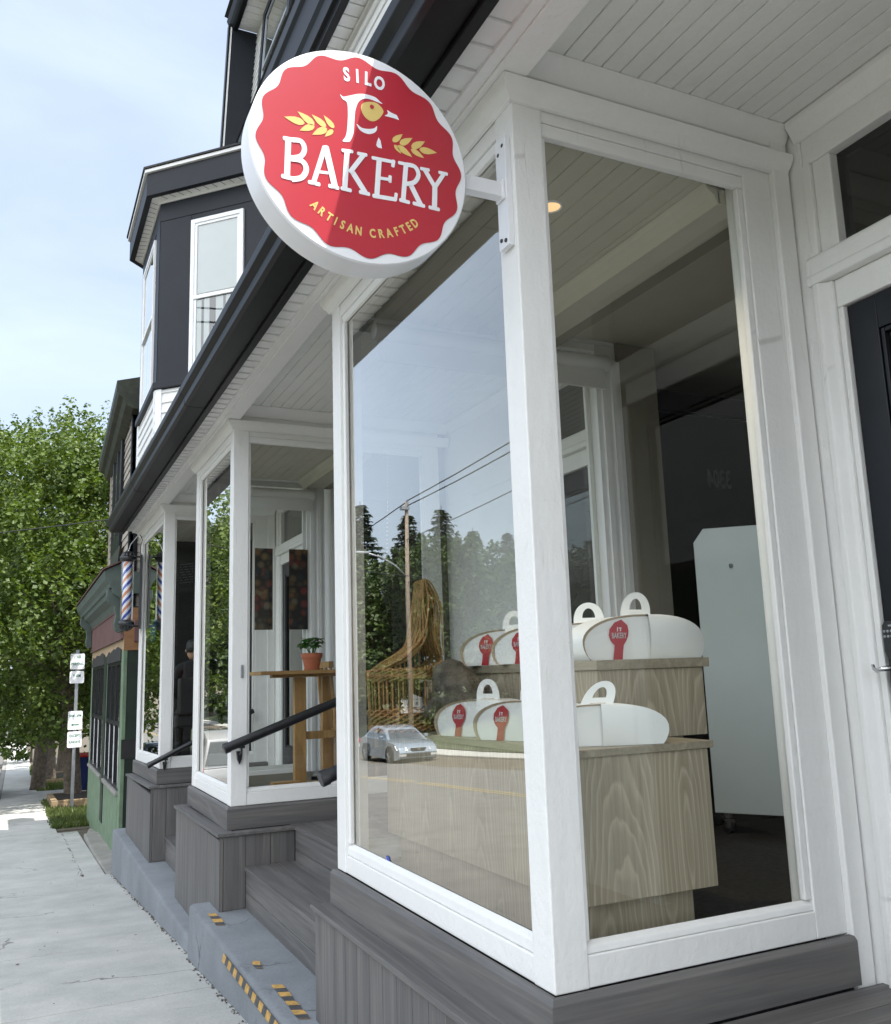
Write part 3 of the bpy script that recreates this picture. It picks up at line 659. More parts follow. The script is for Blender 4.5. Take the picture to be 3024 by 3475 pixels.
t3=MB(); t3.prism([(1.155,10.33),(1.155,10.55),(1.02,10.55),(1.00,10.48),(1.03,10.40),(1.06,10.36),(1.09,10.33)],'y',YT-.3,9.66); obj('top_eave',t3,M['black'],B,bevel=.006)
t3=MB(); t3.prism([(1.02,10.556),(2.6,12.2),(2.6,12.25),(.97,10.57)],'y',YT-.35,9.68); obj('top_roof',t3,M['shingle'],B)
def lx(z): return 1.165+.072*(z-6.4)
def leanbox(mb,y0,y1,d0,d1,z0,z1):
    mb.hexa([(lx(z0)-d1,y0,z0),(lx(z0)-d0,y0,z0),(lx(z0)-d0,y1,z0),(lx(z0)-d1,y1,z0),(lx(z1)-d1,y0,z1),(lx(z1)-d0,y0,z1),(lx(z1)-d0,y1,z1),(lx(z1)-d1,y1,z1)])
for y0,y1 in ((7.35,8.98),(3.2,4.8)):
    w=MB()
    for a,b_,c,d in ((y0,y0+.11,8.3,10.22),(y1-.11,y1,8.3,10.22),(y0+.11,y1-.11,10.1,10.22),(y0+.11,y1-.11,8.3,8.42)): leanbox(w,a,b_,.0,.06,c,d)
    wo=obj('attic_window',w,M['navy'],B,bevel=.004)
    w=MB()
    for a,b_,c,d in ((y0+.11,y0+.16,8.42,10.1),(y1-.16,y1-.11,8.42,10.1),(y0+.16,y1-.16,10.04,10.1),(y0+.16,y1-.16,8.42,8.5),(y0+.16,y1-.16,9.2,9.26)): leanbox(w,a,b_,.0,.04,c,d)
    obj('sash_frame',w,M['steel'],wo,bevel=.003)
    obj('window_pane',MB().poly([(lx(8.5)-.03,y0+.16,8.5),(lx(8.5)-.03,y1-.16,8.5),(lx(10.05)-.03,y1-.16,10.05),(lx(10.05)-.03,y0+.16,10.05)]),M['glassW'],wo)
    obj('window_back',MB().poly([(lx(8.5)-.021,y0+.16,8.5),(lx(8.5)-.021,y1-.16,8.5),(lx(10.05)-.021,y1-.16,10.05),(lx(10.05)-.021,y0+.16,10.05)]),M['room'],wo)
# decks of the entries
dk=MB(); y=-.031
while y>-5.1:
    dk.box(-.02,1.212,y-.136,y,-.178,-.155); y-=.140
obj('deck_boards',dk,M['comp_x'],B,bevel=.002)

# ================================================================== STEPS, BOXES, PLINTHS
def board_face(mb,x,y0,y1,zt,zb,w=.14,gap=.0035):
    y=y0
    while y<y1-.005:
        e=min(y+w,y1); mb.box(x,x+.022,y,e-gap,zb,zt); y+=w
def plinth_box(label,y0,y1,zcap,zbot,zcap1=None,side=None,near=True,x0=-.095,ovr=.113):
    zc1=zcap if zcap1 is None else zcap1
    t=thing('porch_box',label,'porch box',(0,(y0+y1)/2,zbot),group='grey board boxes under the shop bays')
    cap=MB(); ye0=y0-.02; ye1=y1+.02
    cap.hexa([(-ovr,ye0,zcap-.024),(.0,ye0,zcap-.024),(.0,ye1,zc1-.024),(-ovr,ye1,zc1-.024),(-ovr,ye0,zcap),(.0,ye0,zcap),(.0,ye1,zc1),(-ovr,ye1,zc1)])
    if side: cap.box(.0005,side[-1][0]+.02,ye0,y0+.06,zcap-.024,zcap)
    obj('cap_board',cap,M['comp_y'],t,bevel=.004)
    fb=MB(); board_face(fb,x0,y0,y1,min(zcap,zc1)-.0245,zbot)
    obj('front_boards',fb,M['comp_z'],t,bevel=.0015)
    bk=MB(); bk.box(x0+.024,.0,y0+.026,y1-.003,zbot,min(zcap,zc1)-.026); obj('inner_frame',bk,M['darkgap'],t)
    if side:
        sb=MB(); xa=x0+.024
        for xe,zb in side:
            n=max(1,round((xe-xa)/.15)); w=(xe-xa)/n
            for k in range(n): sb.box(xa+k*w+.003,xa+(k+1)*w,y0,y0+.022,zb,zcap-.0245)
            xa=xe
        sb.box(x0-.0005,x0+.0235,y0-.0015,y0-.0005,zbot,zcap-.0245)
        obj('side_boards',sb,M['comp_z'],t,bevel=.0015)
        bb_=MB(); bb_.box(x0+.025,side[-1][0],y0+.0225,y0+.0255,zbot,zcap-.026); obj('inner_back',bb_,M['darkgap'],t)
    return t
plinth_box('long grey board box at lower right under the nearest bay, below its glass','x' and -.05,1.905,-.150,-.66,-.138)
plinth_box('grey board box with mitred cap beside the wooden steps, under the middle bay',4.045,5.87,-.128,-.92,-.150,[(.078,-.62),(.415,-.395)])
plinth_box('farthest grey board box, under the barber shop bay',7.50,9.63,-.152,-.93,-.205,[(.06,-.88),(.30,-.66)])
st=thing('wooden_steps','two grey composite steps up to the bakery entry between the bays','steps',(.6,3,-.62))
s=MB(); y0,y1=1.90,4.044
s.box(.08,.102,y0,y1,-.514,-.381); s.box(.08,.102,y0,y1,-.65,-.5175)
s.box(.42,.442,y0,y1,-.284,-.152); s.box(.42,.442,y0,y1,-.378,-.2875)
obj('riser',s,M['comp_y'],st,bevel=.002)
s=MB(); s.box(.068,.225,y0,y1,-.3805,-.356); s.box(.2285,.4195,y0,y1,-.3805,-.356)
s.v=[(x,y,z-.0) for x,y,z in s.v]; obj('tread',s,M['comp_y'],st,bevel=.003)
s=MB(); x=.408
while x<1.74: s.box(x,min(x+.136,1.755),y0,4.14,-.1515,-.128); x+=.1395
obj('landing',s,M['comp_y'],st,bevel=.003)
s=MB(); s.box(.103,.419,y0+.01,y1-.01,-.66,-.382); s.box(.443,1.74,y0+.01,4.1,-.66,-.153); obj('step_core',s,M['darkgap'],st)
st=thing('wooden_steps','farther grey composite steps between the middle bay and barber bay','steps',(.6,6.6,-.9))
s=MB(); y0,y1=5.74,7.50
for k,(x,z) in enumerate(((.06,-.65),(.34,-.40),(.62,-.16))): s.box(x,x+.022,y0,y1,z-.24,z-.024)
obj('riser',s,M['comp_y'],st,bevel=.002)
s=MB()
for x,xe,z in ((.05,.339,-.65),(.33,.619,-.40),(.61,1.2,-.16)): s.box(x,xe,y0,y1,z-.0235,z)
obj('tread',s,M['comp_y'],st,bevel=.003)
# painted concrete plinths along the pavement
def conc(label,y0,y1,x0,zt,zb0,zb1):
    m=MB(); n=max(2,int((y1-y0)/.35)); rr=random.Random(3)
    prof_=[]
    for i in range(n+1):
        y=y0+(y1-y0)*i/n; j=rr.uniform(-.004,.004); k=rr.uniform(-.003,.003)
        prof_.append([(x0+.0+j-.012,y,zb0+(zb1-zb0)*i/n-.3),(x0+j,y,zt-.028+k),(x0+.008+j,y,zt-.010+k),(x0+.026+j,y,zt+k*.5),(.16,y,zt),(.16,y,zb0+(zb1-zb0)*i/n-.3)])
    vs=[p for q in prof_ for p in q]; c=6; fs=[]
    for i in range(n):
        for k in range(c): fs.append((i*c+k,i*c+(k+1)%c,(i+1)*c+(k+1)%c,(i+1)*c+k))
    fs+=[tuple(range(c))[::-1],tuple(n*c+k for k in range(c))]
    m.add(vs,fs); o=obj('concrete_plinth',m,M['blockpaint'],None,bevel=.006,smooth=50); tag(o,label,'concrete plinth','grey painted concrete plinths'); return o
conc('nearer grey painted concrete plinth with hazard tape, in front of the steps',-7.2,4.372,-.232,-.622,prof(-7.2),prof(4.37))
conc('farther lower grey concrete plinth with cracked top, under barber bay',4.378,9.98,-.205,-.885,prof(4.4),prof(10))
# handrails
def rail(label,y,x0,z0,x1,z1,r,brx,ypost,caps=True):
    t=thing('handrail',label,'handrail',(x0,y,z0),group='black pipe handrails')
    d=Vector((x1-x0,0,z1-z0)).normalized()
    p=Vector((x0,y,z0)); m=MB(); m.tube([p,(x1,y,z1)],r,18); obj('rail_pipe',m,M['iron'],t,smooth=40)
    m=MB(); m.tube([p-d*.004,p+d*.0,p+d*.035,p+d*.036],[r*1.02,r*1.14,r*1.14,r*1.02],18); obj('end_cap',m,M['iron'],t,smooth=40)
    for bx_ in brx:
        zz=z0+(bx_-x0)*(z1-z0)/(x1-x0); m=MB()
        m.tube([(bx_,y,zz-r*.8),(bx_,y,zz-r-.03),(bx_,y+(ypost-y)*.5,zz-r-.055),(bx_,ypost,zz-r-.06)],.008,8)
        m.prism([(bx_-.02,zz-r-.035),(bx_+.02,zz-r-.035),(bx_+.014,zz-r-.09),(bx_,zz-r-.125),(bx_-.014,zz-r-.09)],'y',min(ypost,y+(ypost-y)*.62),max(ypost,y+(ypost-y)*.62))
        m.box(bx_-.022,bx_+.022,y-.012,y+.012,zz-r-.012,zz-r+.004)
        obj('rail_bracket',m,M['iron'],t,bevel=.002)
    return t
rail('long black handrail rising over the wooden steps, fixed to the middle bay',4.085,-.062,.415,1.15,.84,.032,(.055,1.05),4.172)
rail('black handrail whose round end cap peeps out left of the nearest post',1.945,-.05,.403,1.15,.80,.034,(.055,1.05),1.862)
rail('thin far black handrail fixed to the barber bay post',7.525,-.128,.048,.95,.545,.026,(.05,.85),7.612)
# hazard tape
def stripes(name,label,p0,p1,w,nstr,un,skew=.0,jit=.006):
    p0,p1=Vector(p0),Vector(p1); d=(p1-p0); L=d.length; d.normalize(); un=Vector(un).normalized(); s=un.cross(d).normalized(); rr=random.Random(len(label))
    m=MB(); ed=[]
    for k in range(nstr+1):
        q=p0+d*(L*k/nstr); j0,j1=rr.uniform(-jit,jit),rr.uniform(-jit,jit); l=rr.uniform(0,jit*.5)
        ed.append((q-s*(w/2+j0)+un*l,q+s*(w/2+j1)+d*skew+un*l))
    for a_,c_ in ed: m.v+=[tuple(a_),tuple(c_),tuple(a_+un*.0012),tuple(c_+un*.0012)]
    for k in range(nstr):
        o=4*k; m.f+=[(o+2,o+3,o+7,o+6),(o,o+4,o+5,o+1),(o,o+2,o+6,o+4),(o+1,o+5,o+7,o+3)]
    m.f+=[(0,1,3,2),(4*nstr,4*nstr+2,4*nstr+3,4*nstr+1)]
    o=obj(name,m,M['tapey'],None); o.data.materials.append(M['tapek'])
    for i_,p in enumerate(o.data.polygons): p.material_index=(i_//4)%2 if i_<4*nstr else 0
    tag(o,label,'hazard tape','torn black and yellow hazard tape'); return o
zt=-.6205
stripes('hazard_tape','short torn hazard tape strip at the far end of the concrete plinth',(-.145,4.04,zt),(-.145,3.72,zt),.055,4,(0,0,1),.02)
stripes('hazard_tape','long diagonal striped hazard tape along the front edge of the plinth',(-.2365,3.24,-.668),(-.2365,1.4,-.668),.05,26,(-1,0,0),.045,0)
stripes('hazard_tape','small scrap of hazard tape in the middle of the plinth top',(-.125,2.88,zt),(-.14,2.75,zt),.04,2,(0,0,1),.02,.01)
stripes('hazard_tape','peeling hazard tape strip with black squares near the bottom of the picture',(-.128,2.46,zt),(-.135,1.94,zt),.05,8,(0,0,1),.02,.005)
# ================================================================== BAKERY SIGN
SC=Vector((-.513,0,2.374))
sg=thing('bakery_sign','round red and white bakery sign with wheat ears hanging from the near post','sign',(-.012,.055,2.40))
def sp(u,v,d=0): return (SC.x+u,SC.y-d,SC.z+v)
m=MB(); m.lathe([(.0,.105),(.332,.105),(.338,.10),(.338,.006),(.334,.0005),(0,.0)],(SC.x,SC.y,SC.z+.007),96,'y')
obj('sign_disc',m,M['signwhite'],sg,bevel=0,smooth=35)
m=MB(); pts=[]
for k in range(384):
    a=2*math.pi*k/384; r=.3115+.0088*math.cos(16*(a-R(2))); pts.append(sp(r*math.cos(a),.006+r*math.sin(a),.0008))
m.plate(pts,(0,-.0006,0)); obj('red_field',m,M['red'],sg)
D0=.0020
def ribbon(mb,pts,w,d):
    """flat stroke with rounded ends"""
    P=[Vector((p[0],p[1])) for p in pts]
    if len(P)>2:
        Q=[]
        for i in range(len(P)-1):
            p0=P[max(i-1,0)];p1=P[i];p2=P[i+1];p3=P[min(i+2,len(P)-1)]
            for t in (0,.25,.5,.75): Q.append(.5*((2*p1)+(p2-p0)*t+(2*p0-5*p1+4*p2-p3)*t*t+(3*p1-p0-3*p2+p3)*t**3))
        Q.append(P[-1]); P=Q
    L=[];Rr=[]
    for i,p in enumerate(P):
        t=(P[min(i+1,len(P)-1)]-P[max(i-1,0)]).normalized(); n=Vector((-t.y,t.x))
        L.append(p+n*w/2); Rr.append(p-n*w/2)
    t0=(P[0]-P[1]).normalized(); t1=(P[-1]-P[-2]).normalized()
    def cap(p,t):
        n=Vector((-t.y,t.x)); return [p+n*(w/2*math.cos(a))+t*(w/2*.6*math.sin(a)) for a in (R(25),R(60),R(90),R(120),R(155))]
    ol=cap(P[0],t0)[::-1]+[q for q in []]
    poly=L[::1]+cap(P[-1],t1)+Rr[::-1]+cap(P[0],t0)
    if len(P)>2:
        for i in range(len(P)-1): mb.plate([sp(*L[i],d),sp(*L[i+1],d),sp(*Rr[i+1],d),sp(*Rr[i],d)],(0,-.0002,0))
    else: mb.plate([sp(q.x,q.y,d) for q in poly],(0,-.0002,0))
m=MB()
for i,(pts,w) in enumerate(BAK): ribbon(m,pts,w,D0+.00025*(i%7))
obj('bakery_lettering',m,M['signwhite'],sg)
def flat(name,loops,mat,d=D0):
    m=MB()
    for L in loops: m.plate([sp(q[0],q[1],d) for q in L],(0,-.0003,0))
    return obj(name,m,mat,sg)
def spline(L,n=5):
    out=[];P=[Vector(p) for p in L];k=len(P)
    for i in range(k):
        p0,p1,p2,p3=P[i-1],P[i],P[(i+1)%k],P[(i+2)%k]
        for j in range(n):
            t=j/n; out.append(.5*((2*p1)+(p2-p0)*t+(2*p0-5*p1+4*p2-p3)*t*t+(3*p1-p0-3*p2+p3)*t**3))
    return out
flat('bird_emblem',[spline(PLOGO,4),spline(SMILE,4),DROP,BEAK],M['signwhite'])
flat('bird_head',[spline(EYE,4)],M['gold'])
flat('bird_eye',[[ (DOT[0]+.0065*math.cos(a*.4),DOT[1]+.0065*math.sin(a*.4)) for a in range(16)]],M['red'],.0036)
def leafshape(a,b,wr=.19):
    a,b=Vector(a),Vector(b); d=b-a; n=Vector((-d.y,d.x))
    return [a]+[a+d*t+n*wr*h for t,h in ((.25,.55),(.5,.95),(.75,1.0),(.92,.6))]+[b]+[a+d*t-n*wr*h for t,h in ((.92,.6),(.75,1.0),(.5,.95),(.25,.55))]
flat('wheat_ear',[leafshape(*q) for q in LEAF[:7]],M['gold']); flat('wheat_ear',[leafshape(*q) for q in LEAF[7:]],M['gold'])
def letters(name,items,size,mat,bold,sx=.78):
    m=MB()
    for ch,u,v,rot in items:
        t=textmesh(ch,size,.0004,bold,sx); c,s=math.cos(rot),math.sin(rot)
        frame_on(t,sp(u,v,D0),(c,0,s),(-s,0,c),(0,-1,0)); m.add(t.v,t.f)
    return obj(name,m,mat,sg)
letters('silo_lettering',[('S',-.050,.257,.10),('I',-.016,.261,.03),('L',.017,.261,-.03),('O',.054,.257,-.1)],.060,M['signwhite'],.0022,.72)
arc=[-129.6,-123.5,-117.3,-112.1,-106.8,-101.0,-94.9,-84.4,-78.0,-71.5,-65.3,-59.6,-53.9,-48.3]
for wd,ar in (('ARTISAN',arc[:7]),('CRAFTED',arc[7:])): letters(wd.lower()+'_lettering',[(ch,.237*math.cos(R(a)),.237*math.sin(R(a)),R(a+90)) for ch,a in zip(wd,ar)],.037,M['gold'],.0012,.74)
m=MB(); m.box(SC.x+.33,-.0215,.034,.072,2.374,2.424); obj('sign_arm',m,M['signwhite'],sg,bevel=.003)
m=MB(); m.box(-.021,-.0005,.018,.082,2.205,2.585)
m.prism([(-.0215,.028),(-.03,.03),(-.03,.076),(-.0215,.078)],'z',2.366,2.432)
obj('mounting_plate',m,M['signwhite'],sg,bevel=.002)
for y,z,d in ((.036,2.555,.0012),(.064,2.535,.0012),(.036,2.225,.004),(.064,2.235,.004)):
    m=MB(); m.lathe([(0,-d),(.006,-d),(.007,0)],(-.0212,y,z),10,'x'); obj('screw_head',m,M['iron'],sg)

# ================================================================== BARBER POLE
bx0,by0=-.173,9.5
bp=thing('barber_pole','turning barber pole with blue, white and orange stripes on the farthest bay','barber pole',(bx0,by0,1.5))
m=MB(); m.box(-.03,-.001,by0-.02,by0+.02,1.54,2.47); obj('wall_bar',m,M['iron'],bp,bevel=.004)
m=MB()
for z in (2.44,1.575): m.tube([(-.03,by0,z),(bx0+.06,by0,z)],.012,8)
obj('bracket_arm',m,M['iron'],bp)
def cap(mb,zb,s):
    P=[(.0,0),(.062,.0),(.078,.012),(.098,.028),(.100,.045),(.098,.062),(.086,.07),(.080,.078),(.072,.10),(.05,.122),(.02,.136),(0,.138)]
    n=48; vs=[]
    for i,(r,h) in enumerate(P):
        for k in range(n):
            a=2*math.pi*k/n; rr=r*(1+(.05*(1 if (k//2)%2 else -1) if i>=7 else 0))
            vs.append((bx0+rr*math.cos(a),by0+rr*math.sin(a),zb+s*h))
    mb.add(vs,[(i*n+k,i*n+(k+1)%n,(i+1)*n+(k+1)%n,(i+1)*n+k) for i in range(len(P)-1) for k in range(n)])
m=MB(); cap(m,2.375,1); obj('top_cap',m,M['iron'],bp); m=MB(); cap(m,1.65,-1); obj('bottom_cap',m,M['iron'],bp)
m=MB(); m.lathe([(.074,1.65),(.074,2.375)],(bx0,by0,0),32); obj('glass_tube',m,M['tube'],bp,smooth=True)
n,h,tw=64,60,1.93
bands={'white':MB(),'blue':MB(),'orange':MB()}
for k in range(n):
    c=('blue','blue','white','white','orange','orange','white','white')[(k*8//32)%8]
    mb=bands[c]; vs=[]
    for i in range(h+1):
        z=1.652+.721*i/h; a=2*math.pi*(k/n)+tw*2*math.pi*i/h
        for da in (0,2*math.pi/n): vs.append((bx0+.056*math.cos(a+da),by0+.056*math.sin(a+da),z))
    mb.add(vs,[(2*i,2*i+1,2*i+3,2*i+2) for i in range(h)])
obj('white_stripe',bands['white'],M['signwhite'],bp,smooth=True); obj('blue_stripe',bands['blue'],M['blue'],bp,smooth=True); obj('orange_stripe',bands['orange'],M['orange'],bp,smooth=True)
m=MB(); m.tube([(bx0,by0,2.51),(bx0+.03,by0+.02,2.60),(bx0+.10,by0+.05,2.70),(-.02,by0+.1,2.755)],.006,6); w=obj('white_cable',m,M['signwhite'],bp)
m=MB(); m.tube([(-.016,by0,2.47),(-.03,by0,2.56),(-.005,by0,2.66),(-.035,by0,2.72),(-.02,by0+.03,2.758)],.005,6); obj('brown_cable',m,M['bark'],bp)

# ================================================================== GREEN SHOP NEXT DOOR
G=thing('green_shop','faded green boarded shopfront with maroon sign board and tan clapboard storey','building',(1,14,-1.5))
gy0,gy1=11.1,17.0
m=MB(); m.box(.02,6,gy0+.02,gy1,-2.3,1.95); obj('shop_body',m,M['dgreen'],G)
m=MB(); m.box(-.02,.28,gy0,gy0+.02,-1.75,1.33); obj('dark_end_board',m,M['dgreen'],G)
m=MB(); m.prism([(.18,-1.3),(.15,-.5),(.19,.0),(.16,.5),(.21,.9),(.19,1.325),(.5,1.325),(.5,-1.3)],'y',gy0-.012,gy0-.001); obj('light_green_patch',m,M['green'],G)
m=MB(); m.box(-.03,.6,gy0-.014,gy0-.0125,-.14,.12); obj('tar_patch',m,M['roomdark'],G)
m=MB()
for a,b_ in ((gy0-.01,gy0+.28),(13.55,14.05),(16.72,17.0)): m.box(-.03,.02,a,b_,-1.66,1.33)
for a,b_ in ((gy0+.28,13.55),(14.05,16.72)): m.box(-.035,.02,a,b_,-1.75,-.62 if a<12 else -.66)
obj('green_boards',m,M['green'],G,bevel=.004)
m=MB()
for a,b_ in ((13.60,14.0),): m.box(-.045,-.031,a,b_,-1.3,1.32)
obj('door_recess_board',m,M['dgreen'],G)
m=MB()
for a,b_ in ((gy0+.26,13.57),(14.03,16.74)): m.box(-.07,.02,a,b_,-.655,-.60)
m.box(-.06,.3,gy0-.02,gy1+.01,-2.35,-1.72)
obj('stone_sill',m,M['slabold'],G,bevel=.01)
for a,b_ in ((gy0+.30,13.52),(14.08,16.70)):
    nn=3; wd=(b_-a)/nn
    for k in range(nn):
        p,q=a+k*wd,a+(k+1)*wd; m=MB()
        for y0,y1,z0,z1 in ((p,p+.07,-.6,1.22),(q-.07,q,-.6,1.22),(p+.07,q-.07,1.15,1.22),(p+.07,q-.07,-.6,-.53),(p+.07,q-.07,.28,.34)): m.box(-.03,.019,y0,y1,z0,z1)
        w=obj('shop_window',m,M['doorblack'],G,bevel=.004)
        
        for e0,e1 in ((p+.012,p+.045),(q-.045,q-.012)): m=MB(); m.box(-.033,-.0305,e0,e1,-.55,.26); obj('white_edge',m,M['winwhite'],w)
        obj('window_pane',MB().poly([(-.005,p+.06,-.56),(-.005,q-.06,-.56),(-.005,q-.06,1.2),(-.005,p+.06,1.2)]),M['glassA'],w)
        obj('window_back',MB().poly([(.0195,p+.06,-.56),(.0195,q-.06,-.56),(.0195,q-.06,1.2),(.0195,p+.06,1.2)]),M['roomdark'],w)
m=MB()
for a,b_ in ((gy0+.27,13.56),(14.05,16.73)):
    m.prism([(a,1.2),(b_,1.2),(b_,1.32),(b_-.3,1.38),(b_-.5,1.345),(b_-1.1,1.40),(a+1.0,1.37),(a+.5,1.41),(a,1.36)],'x',-.045,-.0305)
obj('torn_black_cover',m,M['roomdark'],G)
m=MB(); m.box(-.03,.02,gy0-.01,gy1,1.331,1.50); obj('bare_lintel',m,M['palewood'],G)
m=MB(); m.box(-.032,.5,gy0-.012,gy0+.0,1.335,1.93); obj('bare_end_boards',m,M['rawwood'],G)
m=MB(); m.box(.10,.20,gy0-.035,gy0-.0125,1.45,1.75); obj('meter_box',m,M['maroon'],G,bevel=.004)
m=MB(); m.box(-.05,.02,gy0+.06,gy1+.02,1.501,1.96); m.box(-.07,-.0505,gy0+.06,gy1+.02,1.49,1.52); m.box(-.065,-.0505,gy0+.06,gy1+.02,1.93,1.96)
obj('sign_board',m,M['maroon'],G,bevel=.004)
P=[(.02,1.965),(-.06,1.965),(-.10,2.06),(-.20,2.13),(-.21,2.20),(-.24,2.21),(-.25,2.27),(-.30,2.33),(-.32,2.42),(-.32,2.45),(.02,2.62)]
m=MB(); m.prism(P,'y',gy0+.0,gy1+.55); obj('cornice',m,M['ggreen'],G,bevel=.004)
m=MB(); m.box(-.001,.6,gy0-.02,gy0-.0005,2.13,2.44); obj('cornice_return',m,M['ggreen'],G)
m=MB(); m.prism([(-.345,2.455),(.02,2.635),(.02,2.655),(-.345,2.475)],'y',gy0-.04,gy1+.6); obj('cornice_roof',m,M['maroon'],G)
for yy in (gy0+.05,gy1-.05):
    m=MB(); m.prism([(-.0505,2.12),(-.27,2.19),(-.28,2.08),(-.25,2.02),(-.17,1.95),(-.15,1.82),(-.17,1.70),(-.15,1.62),(-.10,1.58),(-.0505,1.60)],'y',yy,yy+.16)
    obj('scroll_bracket',m,M['ggreen'],G,bevel=.012)
# tan upper storey
ty0,ty1=11.2,14.5
m=MB(); m.box(.03,6,ty0+.03,ty1,2.3,5.0); obj('upper_wall',m,M['tan'],G)
m=MB(); siding(m,(.03,ty0),(0,1),(-1,0),ty1-ty0,2.45,5.0,.12); siding(m,(3,ty0+.03),(-1,0),(0,-1),2.97,1.9,5.0,.12); obj('tan_clapboards',m,M['tan'],G)
m=MB(); m.box(-.0,.12,ty0-.0,ty0+.10,1.9,5.0); obj('corner_board',m,M['doorblack'],G); m=MB(); m.box(-.005,.03,ty1-.06,ty1+.01,2.5,4.9); obj('corner_board',m,M['tan'],G)
m=MB()
A=[(-.25,5.20),(-.25,5.05),(-.22,4.98),(-.16,4.95),(-.12,4.85),(-.02,4.80),(.1,4.80),(.1,5.30)]
vs=[(x,ty0-.25,z) for x,z in A]+[(x+.06,ty1+.25,z-.32) for x,z in A]; n=len(A)
m.add(vs,[(i,(i+1)%n,n+(i+1)%n,n+i) for i in range(n)]+[tuple(range(n))[::-1],tuple(range(n,2*n))]); m.box(.101,1.2,ty0-.25,ty0+.0,4.86,5.30)
obj('upper_cornice',m,M['olive'],G,bevel=.006)
for y0,y1 in ((12.35,13.75),):
    m=MB()
    for a,b_,c,d in ((y0,y0+.12,2.95,4.80),(y1-.12,y1,2.95,4.80),(y0+.12,y1-.12,4.68,4.80),(y0+.12,y1-.12,2.95,3.2),(y0+.64,y0+.70,3.2,4.68)): m.box(-.03,.03,a,b_,c,d)
    w=obj('upper_window',m,M['doorblack'],G,bevel=.005)
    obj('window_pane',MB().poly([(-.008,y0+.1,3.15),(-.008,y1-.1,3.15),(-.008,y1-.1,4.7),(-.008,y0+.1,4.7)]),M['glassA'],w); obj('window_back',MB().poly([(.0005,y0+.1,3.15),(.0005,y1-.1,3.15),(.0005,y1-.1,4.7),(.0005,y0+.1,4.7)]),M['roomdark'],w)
m=MB(); m.plate([(-.04,12.0,2.95),(-.04,13.6,2.95),(-.06,13.3,2.55),(-.06,12.6,2.30)],(.03,0,0)); obj('hanging_cover',m,M['olive'],G)
m=MB(); m.prism([(-.1,5.0),(3,6.2),(6.2,5.0)],'y',ty0,ty1); obj('roof',m,M['shingle'],G)
m=MB(); m.box(.064,.082,4.160,4.1735,.889,.979); obj('latch_plate',m,M['steel'],bayB,bevel=.002)
m=MB(); m.plate([(.0335,1.335,.150),(.0335,1.305,.150),(.0335,1.285,.118),(.0335,1.318,.122)],(-.0008,0,0)); o=obj('tape_scrap',m,M['blue'],None); tag(o,'small scrap of blue tape at the foot of the nearest front pane','tape scrap')
# ================================================================== INSIDE THE NEAREST BAY
ct=thing('display_counter','two tier wood grain display counter behind the nearest shop window','counter',(.5,.9,-.03))
m=MB(); m.box(.205,.726,.15,1.745,.168,.603); obj('lower_tier',m,M['counter'],ct,bevel=.002)
m=MB(); m.box(.45,.915,.36,1.70,.6275,.868); obj('upper_tier',m,M['counter'],ct,bevel=.002)
m=MB(); m.box(.195,.742,.138,1.75,.6035,.627); obj('lower_top',m,M['counter_y'],ct,bevel=.0015)
m=MB(); m.box(.44,.938,.348,1.71,.8685,.902); obj('upper_top',m,M['counter_y'],ct,bevel=.0015)
m=MB(); m.box(.25,.66,.20,1.70,-.029,.167); obj('plinth',m,M['counter'],ct)
